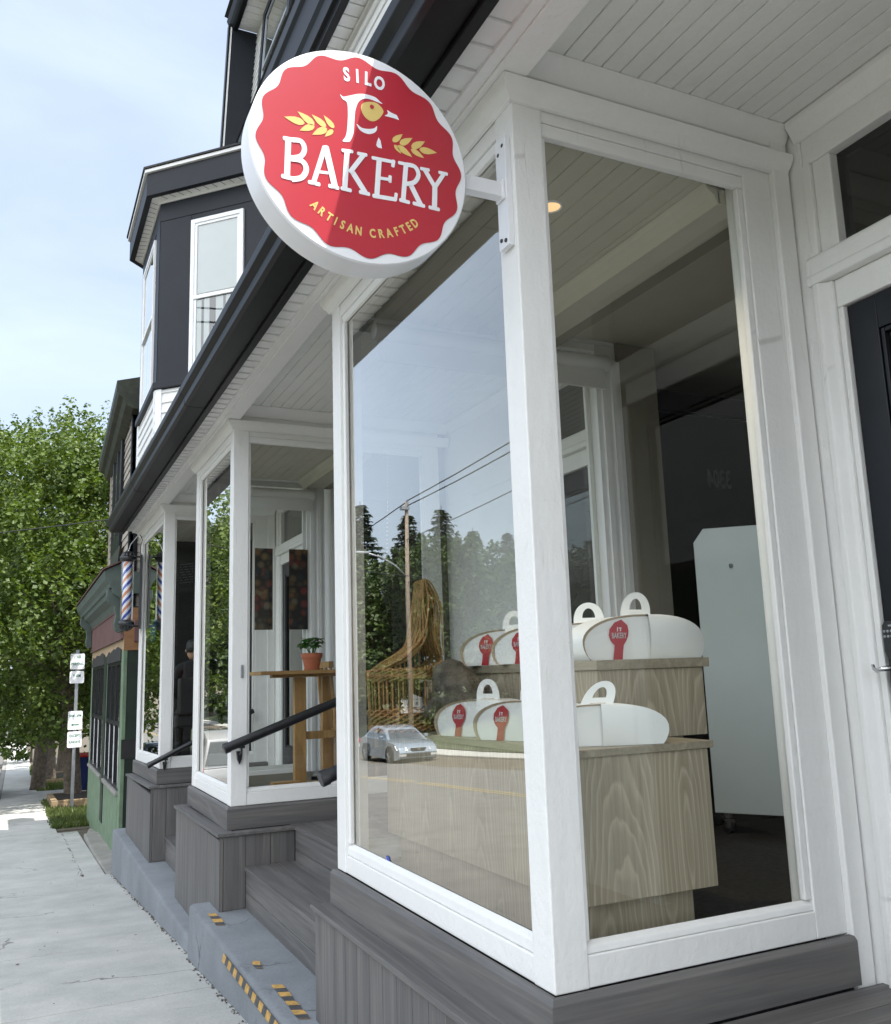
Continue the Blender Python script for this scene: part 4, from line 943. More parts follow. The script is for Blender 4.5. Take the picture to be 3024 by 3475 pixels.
# carry boxes
def cake_box(label,x,y,z,rz,lean=0.0,sticker=True,sc=1.0):
    t=thing('cake_box',label,'cake box',(x,y,z),R(rz),'white bakery carry boxes on the counter')
    t.scale=(sc,)*3
    L,H,D=.268,.158,.072
    def outline(ax,n=14):
        """half shell outline from base to crown on side sgn"""
        P=[]
        for k in range(n+1):
            a=-.50+ (math.pi/2+.50)*k/n
            P.append((ax*(L*(.0+1.0*math.cos(a)**.82 if math.cos(a)>0 else 0)), .062+(H-.062)*math.sin(a) if a>0 else .062*(1+math.sin(a)/math.sin(.50))))
        return P
    P=outline(1); n=len(P); m=MB(); vs=[]; dd=D
    for x_,z_ in P:
        w=dd*(1-.40*(abs(x_)/L)**3); vs+=[(x_,-w,z_),(x_,w,z_)]
    m.add(vs,[(2*i,2*i+1,2*i+3,2*i+2) for i in range(n-1)])
    for side in (0,1):
        sg_=-1 if side==0 else 1; col=[vs[2*i+side] for i in range(n)]; rows=[col]
        for t_ in (.3,.6,.85,1.0):
            rows.append([(px*(1-t_),py+(sg_*(dd+.016*math.sin(min(1,pz/H)*math.pi*.9)+.002)-py)*(1-(1-t_)**2),pz) for px,py,pz in col])
        base=len(m.v); m.v+=[p for r in rows for p in r]
        for r in range(4):
            for i in range(n-1): m.f.append((base+r*n+i,base+r*n+i+1,base+(r+1)*n+i+1,base+(r+1)*n+i))
    obj('right_flap',m,M['paper'],t,local=True,smooth=40)
    P=outline(-1); DL=D-.001; m=MB(); vs=[]
    for x_,z_ in P: vs+=[(x_,-DL*(1-.10*(abs(x_)/L)**2),z_),(x_,DL*(1-.10*(abs(x_)/L)**2),z_)]
    m.add(vs,[(2*i,2*i+1,2*i+3,2*i+2) for i in range(n-1)])
    obj('left_flap',m,M['paper'],t,local=True,smooth=40)
    inn=[(x_*.955,max(.0,z_-.007)) for x_,z_ in P]; m=MB()
    for sg_ in (-1,1): m.plate([(.03,sg_*(DL-.008),0)]+[(x_,sg_*(DL-.008-.010*(abs(x_)/L)**2),z_) for x_,z_ in inn]+[(0,sg_*(DL-.008),H-.007),(.03,sg_*(DL-.008),H-.010)],(0,sg_*.0008,0))
    fp=obj('front_panel',m,M['paper'],t,local=True)
    m=MB()
    for sg_ in (-1,1):
        for i in range(n-1):
            (a,b_),(c,d_)=P[i],P[i+1]; (e,f_),(g,h_)=inn[i],inn[i+1]; q=lambda x_:DL*(1-.10*(abs(x_)/L)**2)
            m.add([(a,sg_*q(a),b_),(c,sg_*q(c),d_),(g,sg_*(q(c)-.007),h_),(e,sg_*(q(a)-.007),f_)],[(0,1,2,3)])
    obj('folded_edge',m,M['kraft'],t,local=True)
    # handle: half oval with cut-out
    m=MB(); O=[];I=[]
    for k in range(25):
        a=math.pi*k/24; O.append((.064*math.cos(a)*(1+.10*math.sin(a)),H-.012+.098*math.sin(a)**.85)); 
        I.append((.027*math.cos(a),H+.022+.040*math.sin(a)))
    for y_ in (-.0012,.0012):
        b=len(m.v); m.v+=[(p[0]+lean*(p[1]-H),y_+.25*lean*(p[1]-H),p[1]) for p in O]+[(p[0]+lean*(p[1]-H),y_+.25*lean*(p[1]-H),p[1]) for p in I]
        for k in range(24): m.f.append((b+k,b+k+1,b+25+k+1,b+25+k))
        m.f.append((b+0,b+25,b+49,b+24))
    obj('handle',m,M['paper'],t,local=True)
    m=MB(); m.box(-.028,.034,-.004,.004,H-.0025,H+.0015); obj('handle_slot',m,M['kraft'],t,local=True)
    if sticker:
        def onface(u,v,d): return (u,-(D-.0085-.010*(abs(u)/L)**2+.0012+d),v)
        prof_=[(-.022,.0),(-.016,.03),(-.013,.050),(-.028,.066),(-.034,.085),(-.030,.106),(-.008,.130),(.020,.140)]
        pr=[(.016,.0),(.020,.03),(.024,.050),(.036,.066),(.044,.082),(.047,.10),(.044,.120),(.021,.140)]
        m=MB(); rows=[(onface(-.125+a,c,.0022),onface(-.125+b,c2,.0022)) for (a,c),(b,c2) in zip(prof_,pr)]
        m.v=[p for r in rows for p in r]; m.f=[(2*i,2*i+1,2*i+3,2*i+2) for i in range(len(rows)-1)]
        so=obj('sticker',m,M['red'],t,local=True)
        tm=textmesh('BAKERY',.027,.0002,.0009,.62); tm.v=[onface(-.118+p[0],.083+p[1],.0032+p[2]*0) for p in tm.v]; obj('sticker_lettering',tm,M['signwhite'],so,local=True)
        m=MB()
        for a,b,c,d in ((-.126,.098,.004,.016),(-.118,.108,.010,.004),(-.114,.099,.004,.008)): m.v+=[onface(a+du,b+dv,.0032) for du,dv in ((0,0),(c,0),(c+.002,d),(.002,d))]; n0=len(m.v)-4; m.f.append((n0,n0+1,n0+2,n0+3))
        obj('sticker_emblem',m,M['signwhite'],so,local=True)
    return t
cake_box('white cake box at the street end of the lower counter tier, nearest the rocks',.32,.93,.628,-67,sc=.90)
cake_box('white cake box on the lower tier, half hidden by the corner post',.33,.60,.628,-67,sc=.90)
cake_box('plain white cake box at the near end of the lower tier, no sticker showing',.375,.265,.628,-24,lean=.45,sticker=False,sc=.84)
cake_box('leftmost white cake box on the upper counter tier',.55,1.10,.903,-62,sc=.93)
cake_box('second white cake box on the upper tier, cut off by the corner post',.56,.83,.903,-62,sc=.93)
cake_box('white cake box mostly hidden behind the rightmost one',.65,.685,.903,-30,sc=.93)
cake_box('large white cake box with red sticker at the right end of the upper tier',.715,.475,.903,-3,lean=.12,sc=1.02)
# rocks
def rock(label,c,s,seed,rot):
    bm=bmesh.new(); bmesh.ops.create_icosphere(bm,subdivisions=4,radius=1.0); rr=random.Random(seed)
    cuts=[(Vector((rr.uniform(-1,1),rr.uniform(-1,1),rr.uniform(-1,1))).normalized(),rr.uniform(.62,.9)) for _ in range(16)]
    from mathutils import noise as nz
    for v in bm.verts:
        p=v.co.copy()
        for n,d in cuts:
            k=p.dot(n)-d
            if k>0: p-=n*k*.9
        p+=p.normalized()*(nz.noise(p*2.2+Vector((seed,0,0)))*.10+nz.noise(p*7)*.035)
        v.co=p
    m=MB(); m.v=[tuple(v.co) for v in bm.verts]; m.f=[tuple(v.index for v in f.verts) for f in bm.faces]; bm.free()
    m.xform(Matrix.Translation(c)@Matrix.Rotation(rot[2],4,'Z')@Matrix.Rotation(rot[1],4,'Y')@Matrix.Rotation(rot[0],4,'X')@Matrix.Diagonal((*s,1)))
    o=obj('rock',m,M['rock'],None,smooth=28); tag(o,label,'rock','rocks on the counter'); return o
rock('rounded dark grey rock leaning on another rock beside the cake boxes',(.33,1.20,.815),(.115,.20,.105),5,(.25,.1,.1))
rock('lower darker rock wedged on the counter beside the wicker piece',(.31,1.40,.715),(.10,.13,.10),11,(.1,.2,.4))
# wicker sculpture
wk=thing('wicker_cradle','woven willow hooded basket standing at the far end of the counter','wicker basket',(.21,1.5,.628))
cx,cy,rx,ry=.212,1.52,.158,.155
def el(a,k=1.0): return cx+rx*k*math.cos(a),cy+ry*k*math.sin(a)
def rim(a):
    t=(1+math.cos(a-R(14)))/2
    return .893+.06*t+.27*t**26
ms={0:MB(),1:MB()}
rr=random.Random(4)
for k in range(44):
    a=2*math.pi*k/44+rr.uniform(-.03,.03); p=[]
    zt=rim(a)-.01
    for i in range(7):
        z=.63+(zt-.63)*i/6; kk=1+.07*math.sin((z-.63)/.7*math.pi); x,y=el(a,kk); p.append((x,y,z))
    ms[rr.random()<.35].tube(p,rr.uniform(.0035,.0055),6)
obj('stakes',ms[0],M['wick1'],wk,smooth=True); obj('stakes',ms[1],M['wick2'],wk,smooth=True)
def weave(name,zf0,zf1,rows,mats):
    mm=[MB(),MB()]
    for r in range(rows):
        p=[]
        for k in range(132):
            a=2*math.pi*k/132; z0,z1=zf0(a),zf1(a); z=z0+(z1-z0)*(r+.5)/rows+.003*math.sin(a*3+r)+.004*math.sin(a*22+r*3.1)
            kk=1+.07*math.sin((z-.63)/.7*math.pi)+.034*math.cos(22*a+math.pi*r)
            x,y=el(a,kk); p.append((x,y,z))
        mm[(r*7//3)%2].tube(p,.0052,6,closed=True)
    for q,mt in zip(mm,mats): obj(name,q,mt,wk,smooth=True)
weave('lower_weave',lambda a:.632,lambda a:.728,9,(M['wick1'],M['wick2']))
weave('upper_weave',lambda a:.852,lambda a:.895+.5*(rim(a)-.893)*.42,10,(M['wick2'],M['wick1']))
def cr(P,n=5):
    P=[Vector(p) for p in P]; out=[]
    for i in range(len(P)-1):
        p0,p1,p2,p3=P[max(i-1,0)],P[i],P[i+1],P[min(i+2,len(P)-1)]
        for q in range(n):
            t=q/n; out.append(.5*((2*p1)+(p2-p0)*t+(2*p0-5*p1+4*p2-p3)*t*t+(3*p1-p0-3*p2+p3)*t**3))
    return out+[P[-1]]
hs_=[MB(),MB()]
LF=[(.050,.888),(.10,.915),(.164,.949),(.22,.988),(.262,1.035),(.284,1.10),(.292,1.20),(.297,1.300)]
RT=[(.297,1.303),(.325,1.290),(.353,1.245),(.374,1.175),(.372,1.10),(.364,1.03),(.366,.955)]
for k in range(26):
    u=k/25; yy=1.39+.26*((k*7)%26)/25; dz=-.055*((k*11)%26)/25
    p=[(x+rr.uniform(-.004,.004)+.010*math.sin(i*1.3+k),1.52+(yy-1.52)*math.sin(min(1,(x-.03)/.17)*1.57)*(1-.55*(z-.88)/.42),z+dz*(.25+.75*i/7)) for i,(x,z) in enumerate(LF)]
    hs_[k%2].tube(cr(p),.0042,6)
for k in range(22):
    yy=1.43+.19*((k*5)%22)/21; dx=-.055*((k*9)%22)/21
    p=[(x+dx*(.3+.7*math.sin(i*.52))+rr.uniform(-.003,.003),1.52+(yy-1.52)*(.45+.55*i/6),z-.02*((k*9)%22)/21*(i<3)) for i,(x,z) in enumerate(RT)]
    hs_[(k+1)%2].tube(cr(p),.0042,6)
obj('hood_strands',hs_[0],M['wick1'],wk,smooth=True); obj('hood_strands',hs_[1],M['wick2'],wk,smooth=True)
# white enamel case on castors
cs=thing('pastry_case','white enamel side of a pastry case on castors with a small round lock','pastry case',(2.3,1.8,-.03))
u=Vector((.54,-.84,0)).normalized(); n_=Vector((.84,.54,0)).normalized(); P0=Vector((2.085,1.70,0))
def cq(s,d,z): return tuple(P0+u*s+n_*d+Vector((0,0,z)))
m=MB(); out=[(0,.085),(1.0,.085),(1.0,1.60),(.06,1.635),(0,1.56)]
m.plate([cq(s,0,z) for s,z in out],n_*.05); obj('side_panel',m,M['case'],cs,bevel=.004)
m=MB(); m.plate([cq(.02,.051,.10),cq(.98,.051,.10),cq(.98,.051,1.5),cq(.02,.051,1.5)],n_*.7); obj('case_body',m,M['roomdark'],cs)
m=MB(); c=cq(.20,-.006,1.41); m.lathe([(0,-.008),(.012,-.008),(.014,0)],c,16,'y'); obj('panel_lock',m,M['chrome'],cs)
for s,d in ((.05,.07),(.9,.07),(.05,.65),(.9,.65)):
    m=MB(); c=Vector(cq(s,d,0)); m.lathe([(.03,.0),(.035,.02),(.035,.05),(.028,.055),(.028,.085)],(c.x,c.y,.0),16); obj('caster_stem',m,M['chrome'],cs,smooth=40)
    m=MB(); m.lathe([(.0,-.014),(.038,-.014),(.042,0),(.038,.014),(0,.014)],(c.x,c.y,.012),20,'x'); obj('caster_wheel',m,M['rubber'],cs,smooth=40)
# dim shop fittings behind
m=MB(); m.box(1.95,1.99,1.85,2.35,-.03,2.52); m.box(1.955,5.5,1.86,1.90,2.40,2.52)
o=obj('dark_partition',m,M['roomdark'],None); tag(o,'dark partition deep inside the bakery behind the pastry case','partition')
m=MB(); m.box(2.0,5.4,1.92,1.95,-.03,2.4); o=obj('dark_screen',m,M['doorblack'],None); tag(o,'tall black glossy screen behind the pastry case','screen')
tm=textmesh('3304',.155,.002,.004,.62); frame_on(tm,(2.52,1.915,2.0),(-1,0,0),(0,0,1),(0,-1,0)); o=obj('house_number',tm,M['dim'],None); tag(o,'dim house number 3304 seen mirrored on the dark glass','house number')
def blind(label,x0,x1,y,z):
    t=thing('roller_blind',label,'roller blind',((x0+x1)/2,y,z),group='rolled up white blinds')
    m=MB(); m.lathe([(.0,x0-.5*(x0+x1)),(.042,x0-.5*(x0+x1)),(.042,x1-.5*(x0+x1)),(0,x1-.5*(x0+x1))],(.5*(x0+x1),y,z),24,'x'); obj('blind_roll',m,M['blind'],t,smooth=40)
    m=MB(); m.box(x0+.02,x1-.02,y-.002,y+.002,z-.13,z); m.box(x0+.02,x1-.02,y-.008,y+.008,z-.15,z-.1305); obj('blind_cloth',m,M['blind'],t)
    m=MB(); 
    for k in range(60): m.lathe([(0,-.003),(.003,0),(0,.003)],(x0+.04+.01*math.sin(k*.07),y-.03,z-.05-.02*k),5)
    obj('bead_chain',m,M['winwhite'],t); return t
blind('rolled up white blind inside the nearest bay',.16,1.56,1.69,2.56)
blind('rolled up white blind inside the middle bay',.16,1.02,5.52,2.52)
dl=thing('ceiling_downlight','lit warm round downlight in the ceiling of the nearest bay','downlight',(.44,.47,2.66))
m=MB(); m.lathe([(0,0),(.038,0)],(.44,.47,2.6585),28); obj('lit_lens',m,M['lamp'],dl)
ld=bpy.data.lights.new('downlight_lamp','SPOT'); ld.energy=24; ld.color=(1,.82,.58); ld.spot_size=R(125); ld.spot_blend=.7; ld.shadow_soft_size=.035; lo=bpy.data.objects.new('downlight_lamp',ld); COL.objects.link(lo); lo.parent=dl; lo.location=(0,0,-.012)
m=MB(); m.tube([(.44+.043*math.cos(k*.2244),.47+.043*math.sin(k*.2244),2.6595) for k in range(28)],.005,6,closed=True); obj('trim_ring',m,M['winwhite'],dl)
# ================================================================== MIDDLE BAY: table and plant
tb=thing('pine_table','narrow pine trestle table standing in the middle bay window','table',(.75,4.62,-.01))
m=MB(); m.box(.285,1.10,4.48,4.98,.905,.932); obj('table_top',m,M['pine_x'],tb,bevel=.003)
m=MB(); m.box(.60,.69,4.68,4.74,.085,.88); m.box(.88,.97,4.86,4.92,.085,.88); m.box(.64,.94,4.735,4.765,.40,.46); obj('table_leg',m,M['pine'],tb,bevel=.003)
m=MB(); m.box(.42,1.05,4.67,4.75,.881,.9045); m.box(.40,.62,4.56,4.66,.03,.11); m.box(.52,1.05,4.661,4.76,.0,.084); obj('table_foot',m,M['pine_x'],tb,bevel=.003)
pt=thing('potted_plant','small green plant in a terracotta pot on the pine table','potted plant',(.72,4.62,.933))
m=MB(); m.lathe([(.0,.0),(.062,.0),(.064,.012),(.058,.014),(.074,.09),(.080,.092),(.084,.128),(.076,.13),(.072,.118),(.0,.112)],(.72,4.62,.9335),28); obj('pot',m,M['terracotta'],pt,smooth=35)
m=MB(); rr=random.Random(9)
for s in range(9):
    a0=rr.uniform(0,6.28); top=Vector((.72+.06*math.cos(a0),4.62+.06*math.sin(a0),1.09+rr.uniform(.03,.10)))
    m.tube([(.72+.01*math.cos(a0),4.62+.01*math.sin(a0),1.04),top],.003,5)
    for k in range(9):
        a=6.28*k/9+a0; d=Vector((math.cos(a),math.sin(a),rr.uniform(-.75,.1))).normalized(); L=rr.uniform(.05,.075); w=d.cross(Vector((0,0,1))).normalized()*.024
        m.add([top,top+d*L*.5+w+Vector((0,0,.005)),top+d*L,top+d*L*.5-w+Vector((0,0,.005))],[(0,1,2,3)])
obj('foliage',m,M['plant'],pt)
ch=thing('wooden_chair','brown wooden chair behind the pine table, mostly hidden','chair',(1.15,4.95,-.01))
m=MB(); m.box(.95,1.35,4.78,5.16,.44,.47); obj('seat',m,M['pine_x'],ch,bevel=.004)
m=MB()
for y in (4.80,4.92,5.04,5.14): m.tube([(.97,y,.47),(.93,y,.95)],.014,8)
m.box(.91,.95,4.78,5.16,.9505,1.0); obj('chair_back',m,M['pine'],ch)
for x in (.98,1.32):
    for y in (4.81,5.13): m=MB(); m.tube([(x,y,-.01),(x,y,.44)],.017,8); obj('leg',m,M['pine'],ch)
pm,nt,b=newmat('fruit_poster'); v=coords(nt,(3.2,3.2,3.2)); vo=N(nt,'ShaderNodeTexVoronoi'); nt.links.new(v,vo.inputs['Vector'])
hs=N(nt,'ShaderNodeSeparateColor'); nt.links.new(vo.outputs['Color'],hs.inputs[0])
cc=ramp(nt,hs.outputs[0],[(0,(.12,.015,.015)),(.25,(.16,.11,.04)),(.45,(.015,.02,.03)),(.6,(.2,.17,.11)),(.8,(.05,.035,.02)),(1,(.15,.03,.03))])
cc=mix(nt,cc,(.01,.01,.01),ramp(nt,vo.outputs['Distance'],[(.3,g3(0)),(.7,g3(1))])); nt.links.new(cc,b.inputs['Base Color'])
for lb,x0,x1 in (('left picture panel of baked goods seen through the middle bay',.49,.65),('right picture panel of baked goods seen through the middle bay',.80,.97)):
    m=MB(); m.box(x0,x1,5.560,5.566,1.30,2.02); o=obj('food_poster',m,pm,None); tag(o,lb,'poster','pictures inside the middle bay')
# ================================================================== BARBER ROOM
def figure():
    t=thing('person','person in a black shirt with dark hair sitting in the barber shop, arm raised','person',(.52,8.75,-.03))
    pts=[(0,0,.52),(0,0,.72),(0,0,.95),(0,0,1.08),(.0,-.01,1.15),  # pelvis..neck
         (.17,0,1.06),(.30,-.05,.93),(.47,-.10,1.07),              # right arm, hand raised
         (-.17,0,1.06),(-.22,-.04,.80),(-.10,-.22,.68),
         (.10,-.1,.52),(.12,-.44,.54),(.12,-.44,.10),(.12,-.54,.05),
         (-.10,-.1,.52),(-.12,-.44,.54),(-.12,-.44,.10),(-.12,-.54,.05)]
    ed=[(0,1),(1,2),(2,3),(3,4),(3,5),(5,6),(6,7),(3,8),(8,9),(9,10),(0,11),(11,12),(12,13),(13,14),(0,15),(15,16),(16,17),(17,18)]
    pts=[(-x,y,z) for x,y,z in pts]
    rad=[.15,.14,.16,.10,.055,.065,.048,.035,.065,.048,.035,.09,.065,.045,.04,.09,.065,.045,.04]
    me=bpy.data.meshes.new('person_body'); me.from_pydata(pts,ed,[]); me.skin_vertices or None
    o=bpy.data.objects.new('body',me); COL.objects.link(o)
    md=o.modifiers.new('skin','SKIN'); sb=o.modifiers.new('sub','SUBSURF'); sb.levels=2; sb.render_levels=2
    sv=me.skin_vertices
    if len(sv)==0:
        bm=bmesh.new(); bm.from_mesh(me); ly=bm.verts.layers.skin.verify(); 
        for i,v in enumerate(bm.verts): v[ly].radius=(rad[i],rad[i]); v[ly].use_root=(i==0)
        bm.to_mesh(me); bm.free()
    else:
        for i,s in enumerate(sv[0].data): s.radius=(rad[i],rad[i]); s.use_root=(i==0)
    me.materials.append(M['blackcloth']); o.parent=t
    m=MB(); m.lathe([(0,-.115),(.045,-.105),(.068,-.06),(.080,0),(.078,.06),(.055,.10),(0,.118)],(0,-.015,1.27),20,sq=1.2); obj('head',m,M['skin'],t,local=True,smooth=True)
    m=MB(); m.lathe([(.084,-.03),(.090,.02),(.086,.075),(.060,.115),(0,.132)],(0,.004,1.275),20,sq=1.2); obj('hair',m,M['hair'],t,local=True,smooth=True)
    m=MB()
    for s in (-1,1): m.lathe([(0,-.022),(.012,-.01),(.012,.012),(0,.022)],(s*.083,-.01,1.265),8)
    m.lathe([(0,-.018),(.012,-.012),(.008,.02),(0,.03)],(0,-.118,1.262),8); obj('ears_and_nose',m,M['skin'],t,local=True,smooth=True)
    m=MB(); m.tube([(.40,-.08,1.02),(.475,-.10,1.075),(.53,-.11,1.10)],[.032,.036,.03],8)
    for k in range(4): m.tube([(.525,-.135+.017*k,1.10),(.56,-.14+.018*k,1.115),(.585,-.142+.018*k,1.10-.004*k)],[.009,.008,.006],6)
    m.tube([(.50,-.135,1.085),(.53,-.16,1.10),(.555,-.165,1.105)],[.010,.009,.007],6); m.v=[(-x,y,z) for x,y,z in m.v]; obj('hand',m,M['skin'],t,local=True,smooth=True)
    t.rotation_euler=(0,0,R(175)); return t
figure()
bc=thing('barber_chair','black chair with a chromed arm hoop in the barber shop window','chair',(.55,8.72,-.03))
m=MB(); m.box(.28,.82,8.45,9.0,.36,.50); obj('seat',m,M['rubber'],bc,bevel=.03)
m=MB(); m.box(.30,.80,8.42,8.50,.50,.92); obj('backrest',m,M['rubber'],bc,bevel=.03)
for x in (.25,.85): m=MB(); m.tube([(x,8.45,.40),(x,8.44,.68),(x,8.52,.75),(x,8.92,.75),(x,9.0,.68),(x,9.0,.40)],.014,8); obj('arm_hoop',m,M['chrome'],bc,smooth=True)
m=MB(); m.lathe([(.26,.0),(.26,.03),(.06,.06),(.05,.36)],(.55,8.72,-.03),24); obj('pedestal',m,M['chrome'],bc,smooth=40)
lb=thing('letter_board','black letter board sign with rows of white pegs hanging tilted in the barber window','letter board',(.39,8.60,2.1))
m=MB(); m.plate([(.287,8.6,2.265),(.50,8.6,2.295),(.505,8.6,1.985),(.312,8.6,1.965)],(0,.02,0)); obj('board',m,M['blackcloth'],lb)
m=MB()
for r in range(8):
    for c in range(9):
        if r in (0,7) or (c+r*3)%4: 
            x=.325+.017*c; z=2.235-.031*r+.0022*c; m.box(x,x+.009,8.594,8.599,z,z+.008)
obj('pegs',m,M['dim'],lb)
ns=thing('neon_sign','small blue lit word sign hanging inside the far barber window','lit sign',(.10,9.2,1.5))
m=MB()
for a,b_ in (((.10,8.95,1.38),(.10,9.35,1.38)),((.10,9.35,1.38),(.10,9.35,1.62)),((.10,9.35,1.62),(.10,8.95,1.62)),((.10,8.95,1.62),(.10,8.95,1.38))): m.tube([a,b_],.008,6)
obj('frame',m,M['neon'],ns)
tm=textmesh('OPEN',.17,.004,.003,.85); frame_on(tm,(.10,9.15,1.5),(0,-1,0),(0,0,1),(-1,0,0)); obj('lettering',tm,M['neon'],ns)
# ================================================================== GROUND, STREET
def strip(name,x0,x1,y0,y1,mat,dz=0,step=1.0,kind='structure',xs=None,zf=None):
    m=MB(); ys=[]; y=y0
    while y<y1-1e-6: ys.append(y); y+=step if y<130 else 20
    ys.append(y1); xs=xs or [x0,x1]; k=len(xs)
    m.v=[(x,y,prof(y)+dz+(zf(x,y) if zf else 0)) for y in ys for x in xs]
    m.f=[(i*k+j,i*k+j+1,(i+1)*k+j+1,(i+1)*k+j) for i in range(len(ys)-1) for j in range(k-1)]
    return obj(name,m,mat,None,kind=kind)
def rise(x,y):
    r=0
    if x<-17: r+=min(9,(-17-x)*.16)
    return r
strip('ground',0,0,-70,400,M['earth'],-.22,3,xs=[-160,-110,-80,-60,-45,-35,-28,-22,-17,-16.4,0,8,30,120],zf=lambda x,y:rise(x,y)-(.25 if x>-16.3 else -.2))
strip('lawn',-16.4,-16.4,-60,140,M['lawn'],.03,2,xs=[-60,-45,-35,-28,-22,-19,-17,-16.42],zf=rise)
strip('road',-14.6,-1.79,-70,380,M['asphalt'],-.135,1.0)
m=MB(); 
for x in (-8.65,-8.45):
    y=-40
    while y<120: m.add([(x,y,prof(y)-.131),(x+.11,y,prof(y)-.131),(x+.11,y+2,prof(y+2)-.131),(x,y+2,prof(y+2)-.131)],[(0,1,2,3)]); y+=2
obj('road_line',m,plain('worn_yellow_line',(.25,.2,.1),.8,var=.4,scale=20),None,kind='structure')
def slabs(name,x0,x1,y0,y1,L,mat,dz=0):
    m=MB(); y=y0
    while y<y1:
        e=min(y+L,y1+.02)-.02
        m.hexa([(x0,y,prof(y)-.2),(x1,y,prof(y)-.2),(x1,e,prof(e)-.2),(x0,e,prof(e)-.2),(x0,y,prof(y)+dz),(x1,y,prof(y)+dz),(x1,e,prof(e)+dz),(x0,e,prof(e)+dz)]); y+=L
    o=obj(name,m,mat,None,bevel=.008,kind='structure'); return o
slabs('sidewalk',-1.62,.10,-7.3,10.0,1.80,M['walk'])
slabs('sidewalk',-1.62,-.275,10.01,15.4,1.80,M['walk'])
slabs('sidewalk',-1.62,-.60,15.42,70,1.80,M['walk'])
strip('joint_dirt',-1.62,.3,-7.3,70,M['earth'],-.02,1)
slabs('pavement',-16.4,-14.75,-40,120,2.4,M['walk'],-.0)
def kerb(name,x0,x1):
    m=MB(); y=-40
    while y<130: 
        e=y+2.39; m.hexa([(x0,y,prof(y)-.3),(x1,y,prof(y)-.3),(x1,e,prof(e)-.3),(x0,e,prof(e)-.3),(x0,y,prof(y)+.004),(x1,y,prof(y)+.004),(x1,e,prof(e)+.004),(x0,e,prof(e)+.004)]); y+=2.4
    obj(name,m,M['slabold'],None,bevel=.02,kind='structure')
kerb('kerb',-1.78,-1.625); kerb('kerb',-14.745,-14.6)
# old slab before the green shop, dirt seam along the plinth
m=MB()
for y0_,y1_,xa,xb,h0,h1 in ((10.0,12.4,-.265,-.27,.0,.03),(12.41,14.3,-.27,-.25,.035,.06),(14.32,16.0,-.22,-.05,.03,-.02)):
    m.hexa([(xa,y0_,-2.2),(.3,y0_,-2.2),(.3,y1_,-2.2),(xb,y1_,-2.2),(xa,y0_,prof(y0_)+h0),(.3,y0_,prof(y0_)+h0+.03),(.3,y1_,prof(y1_)+h1+.03),(xb,y1_,prof(y1_)+h1)])
obj('old_slab',m,M['slabold'],None,bevel=.025,kind='structure')
rr=random.Random(2)
m=MB()
for k in range(420):
    y=rr.uniform(1.6,10.4) if k<330 else rr.uniform(10,16); x=(-.232 if y<4.37 else -.205)-abs(rr.gauss(0,.014))-.004 if y<10 else -.52-abs(rr.gauss(0,.02)); s=rr.uniform(.003,.009)
    z=prof(y)+.003; a=rr.uniform(0,6.28)
    m.add([(x+s*math.cos(a+q)*rr.uniform(.7,1.5),y+s*2*math.sin(a+q),z+(.004 if q<1 else 0)) for q in (0,1.6,3.1,4.7)]+[(x,y,z+s*.8)],[(0,1,4),(1,2,4),(2,3,4),(3,0,4)])
for k in range(26):
    y=rr.uniform(2.2,12); x=rr.uniform(-1.5,-.3); s=rr.uniform(.006,.014); a=rr.uniform(0,6.28); z=prof(y)+.006
    m.add([(x+s*math.cos(a+q)*(.6 if q in(1.6,4.7) else 1.3),y+s*math.sin(a+q),z+rr.uniform(0,.006)) for q in (0,1.6,3.1,4.7)],[(0,1,2,3)])
obj('leaf_litter',m,M['earth'],None,kind='stuff')
# dry leaf bits caught on the plinths
# grass beside the pavement beyond the shops
def grassfield(name,poly_fn,n,seed,h=(.03,.10)):
    rr=random.Random(seed); m=MB()
    for _ in range(n):
        x,y=poly_fn(rr); z=prof(y)+.0; a=rr.uniform(0,6.28); hh=rr.uniform(*h)*(1.0 if y<30 else 1.6); w=.010+.0006*y; lx,ly=rr.gauss(0,.03),rr.gauss(0,.03)
        m.add([(x-w*math.cos(a),y-w*math.sin(a),z-.02),(x+w*math.cos(a),y+w*math.sin(a),z-.02),(x+lx,y+ly,z+hh)],[(0,1,2)])
    o=obj(name,m,M['grass'],None,kind='stuff'); return o
def gp1(r):
    y=16.2+(44-16.2)*r.random()**1.6; x=-.60+3.2*r.random()**1.3
    if 24.2<y<29 and x<1.8 : y=16.2+4*r.random()
    return x+r.uniform(-.08,.05),y
strip('verge',-.62,9,15.8,70,M['earth'],-.01,1)
grassfield('grass',gp1,16000,1)
m=MB(); m.add([(-.62,y,prof(y)+.006) for y in (24.6,28.8)]+[(3,y,prof(y)+.006) for y in (28.8,24.6)],[(0,1,2,3)]); obj('gravel_drive',m,M['walk'],None,kind='structure')
# raised timber beds
def bed(label,x0,x1,y0,y1):
    t=thing('raised_bed',label,'raised bed',((x0+x1)/2,(y0+y1)/2,prof((y0+y1)/2)),group='timber tree beds'); h=.16
    for a,b_,c,d in ((x0,x1,y0,y0+.14),(x0,x1,y1-.14,y1),(x0,x0+.14,y0+.141,y1-.141),(x1-.14,x1,y0+.141,y1-.141)):
        m=MB(); m.hexa([(a,c,prof(c)-.1),(b_,c,prof(c)-.1),(b_,d,prof(d)-.1),(a,d,prof(d)-.1),(a,c,prof(c)+h),(b_,c,prof(c)+h),(b_,d,prof(d)+h),(a,d,prof(d)+h)]); obj('timber',m,M['timber'],t,bevel=.01)
    m=MB(); m.box(x0+.14,x1-.14,y0+.14,y1-.14,prof(y1)-.1,prof((y0+y1)/2)+.07); obj('soil',m,M['soil'],t)
bed('nearer timber tree bed by the sign post',-.52,1.5,20.9,24.3)
bed('farther timber tree bed beyond the gravel drive',-.62,1.0,32.6,37.0)
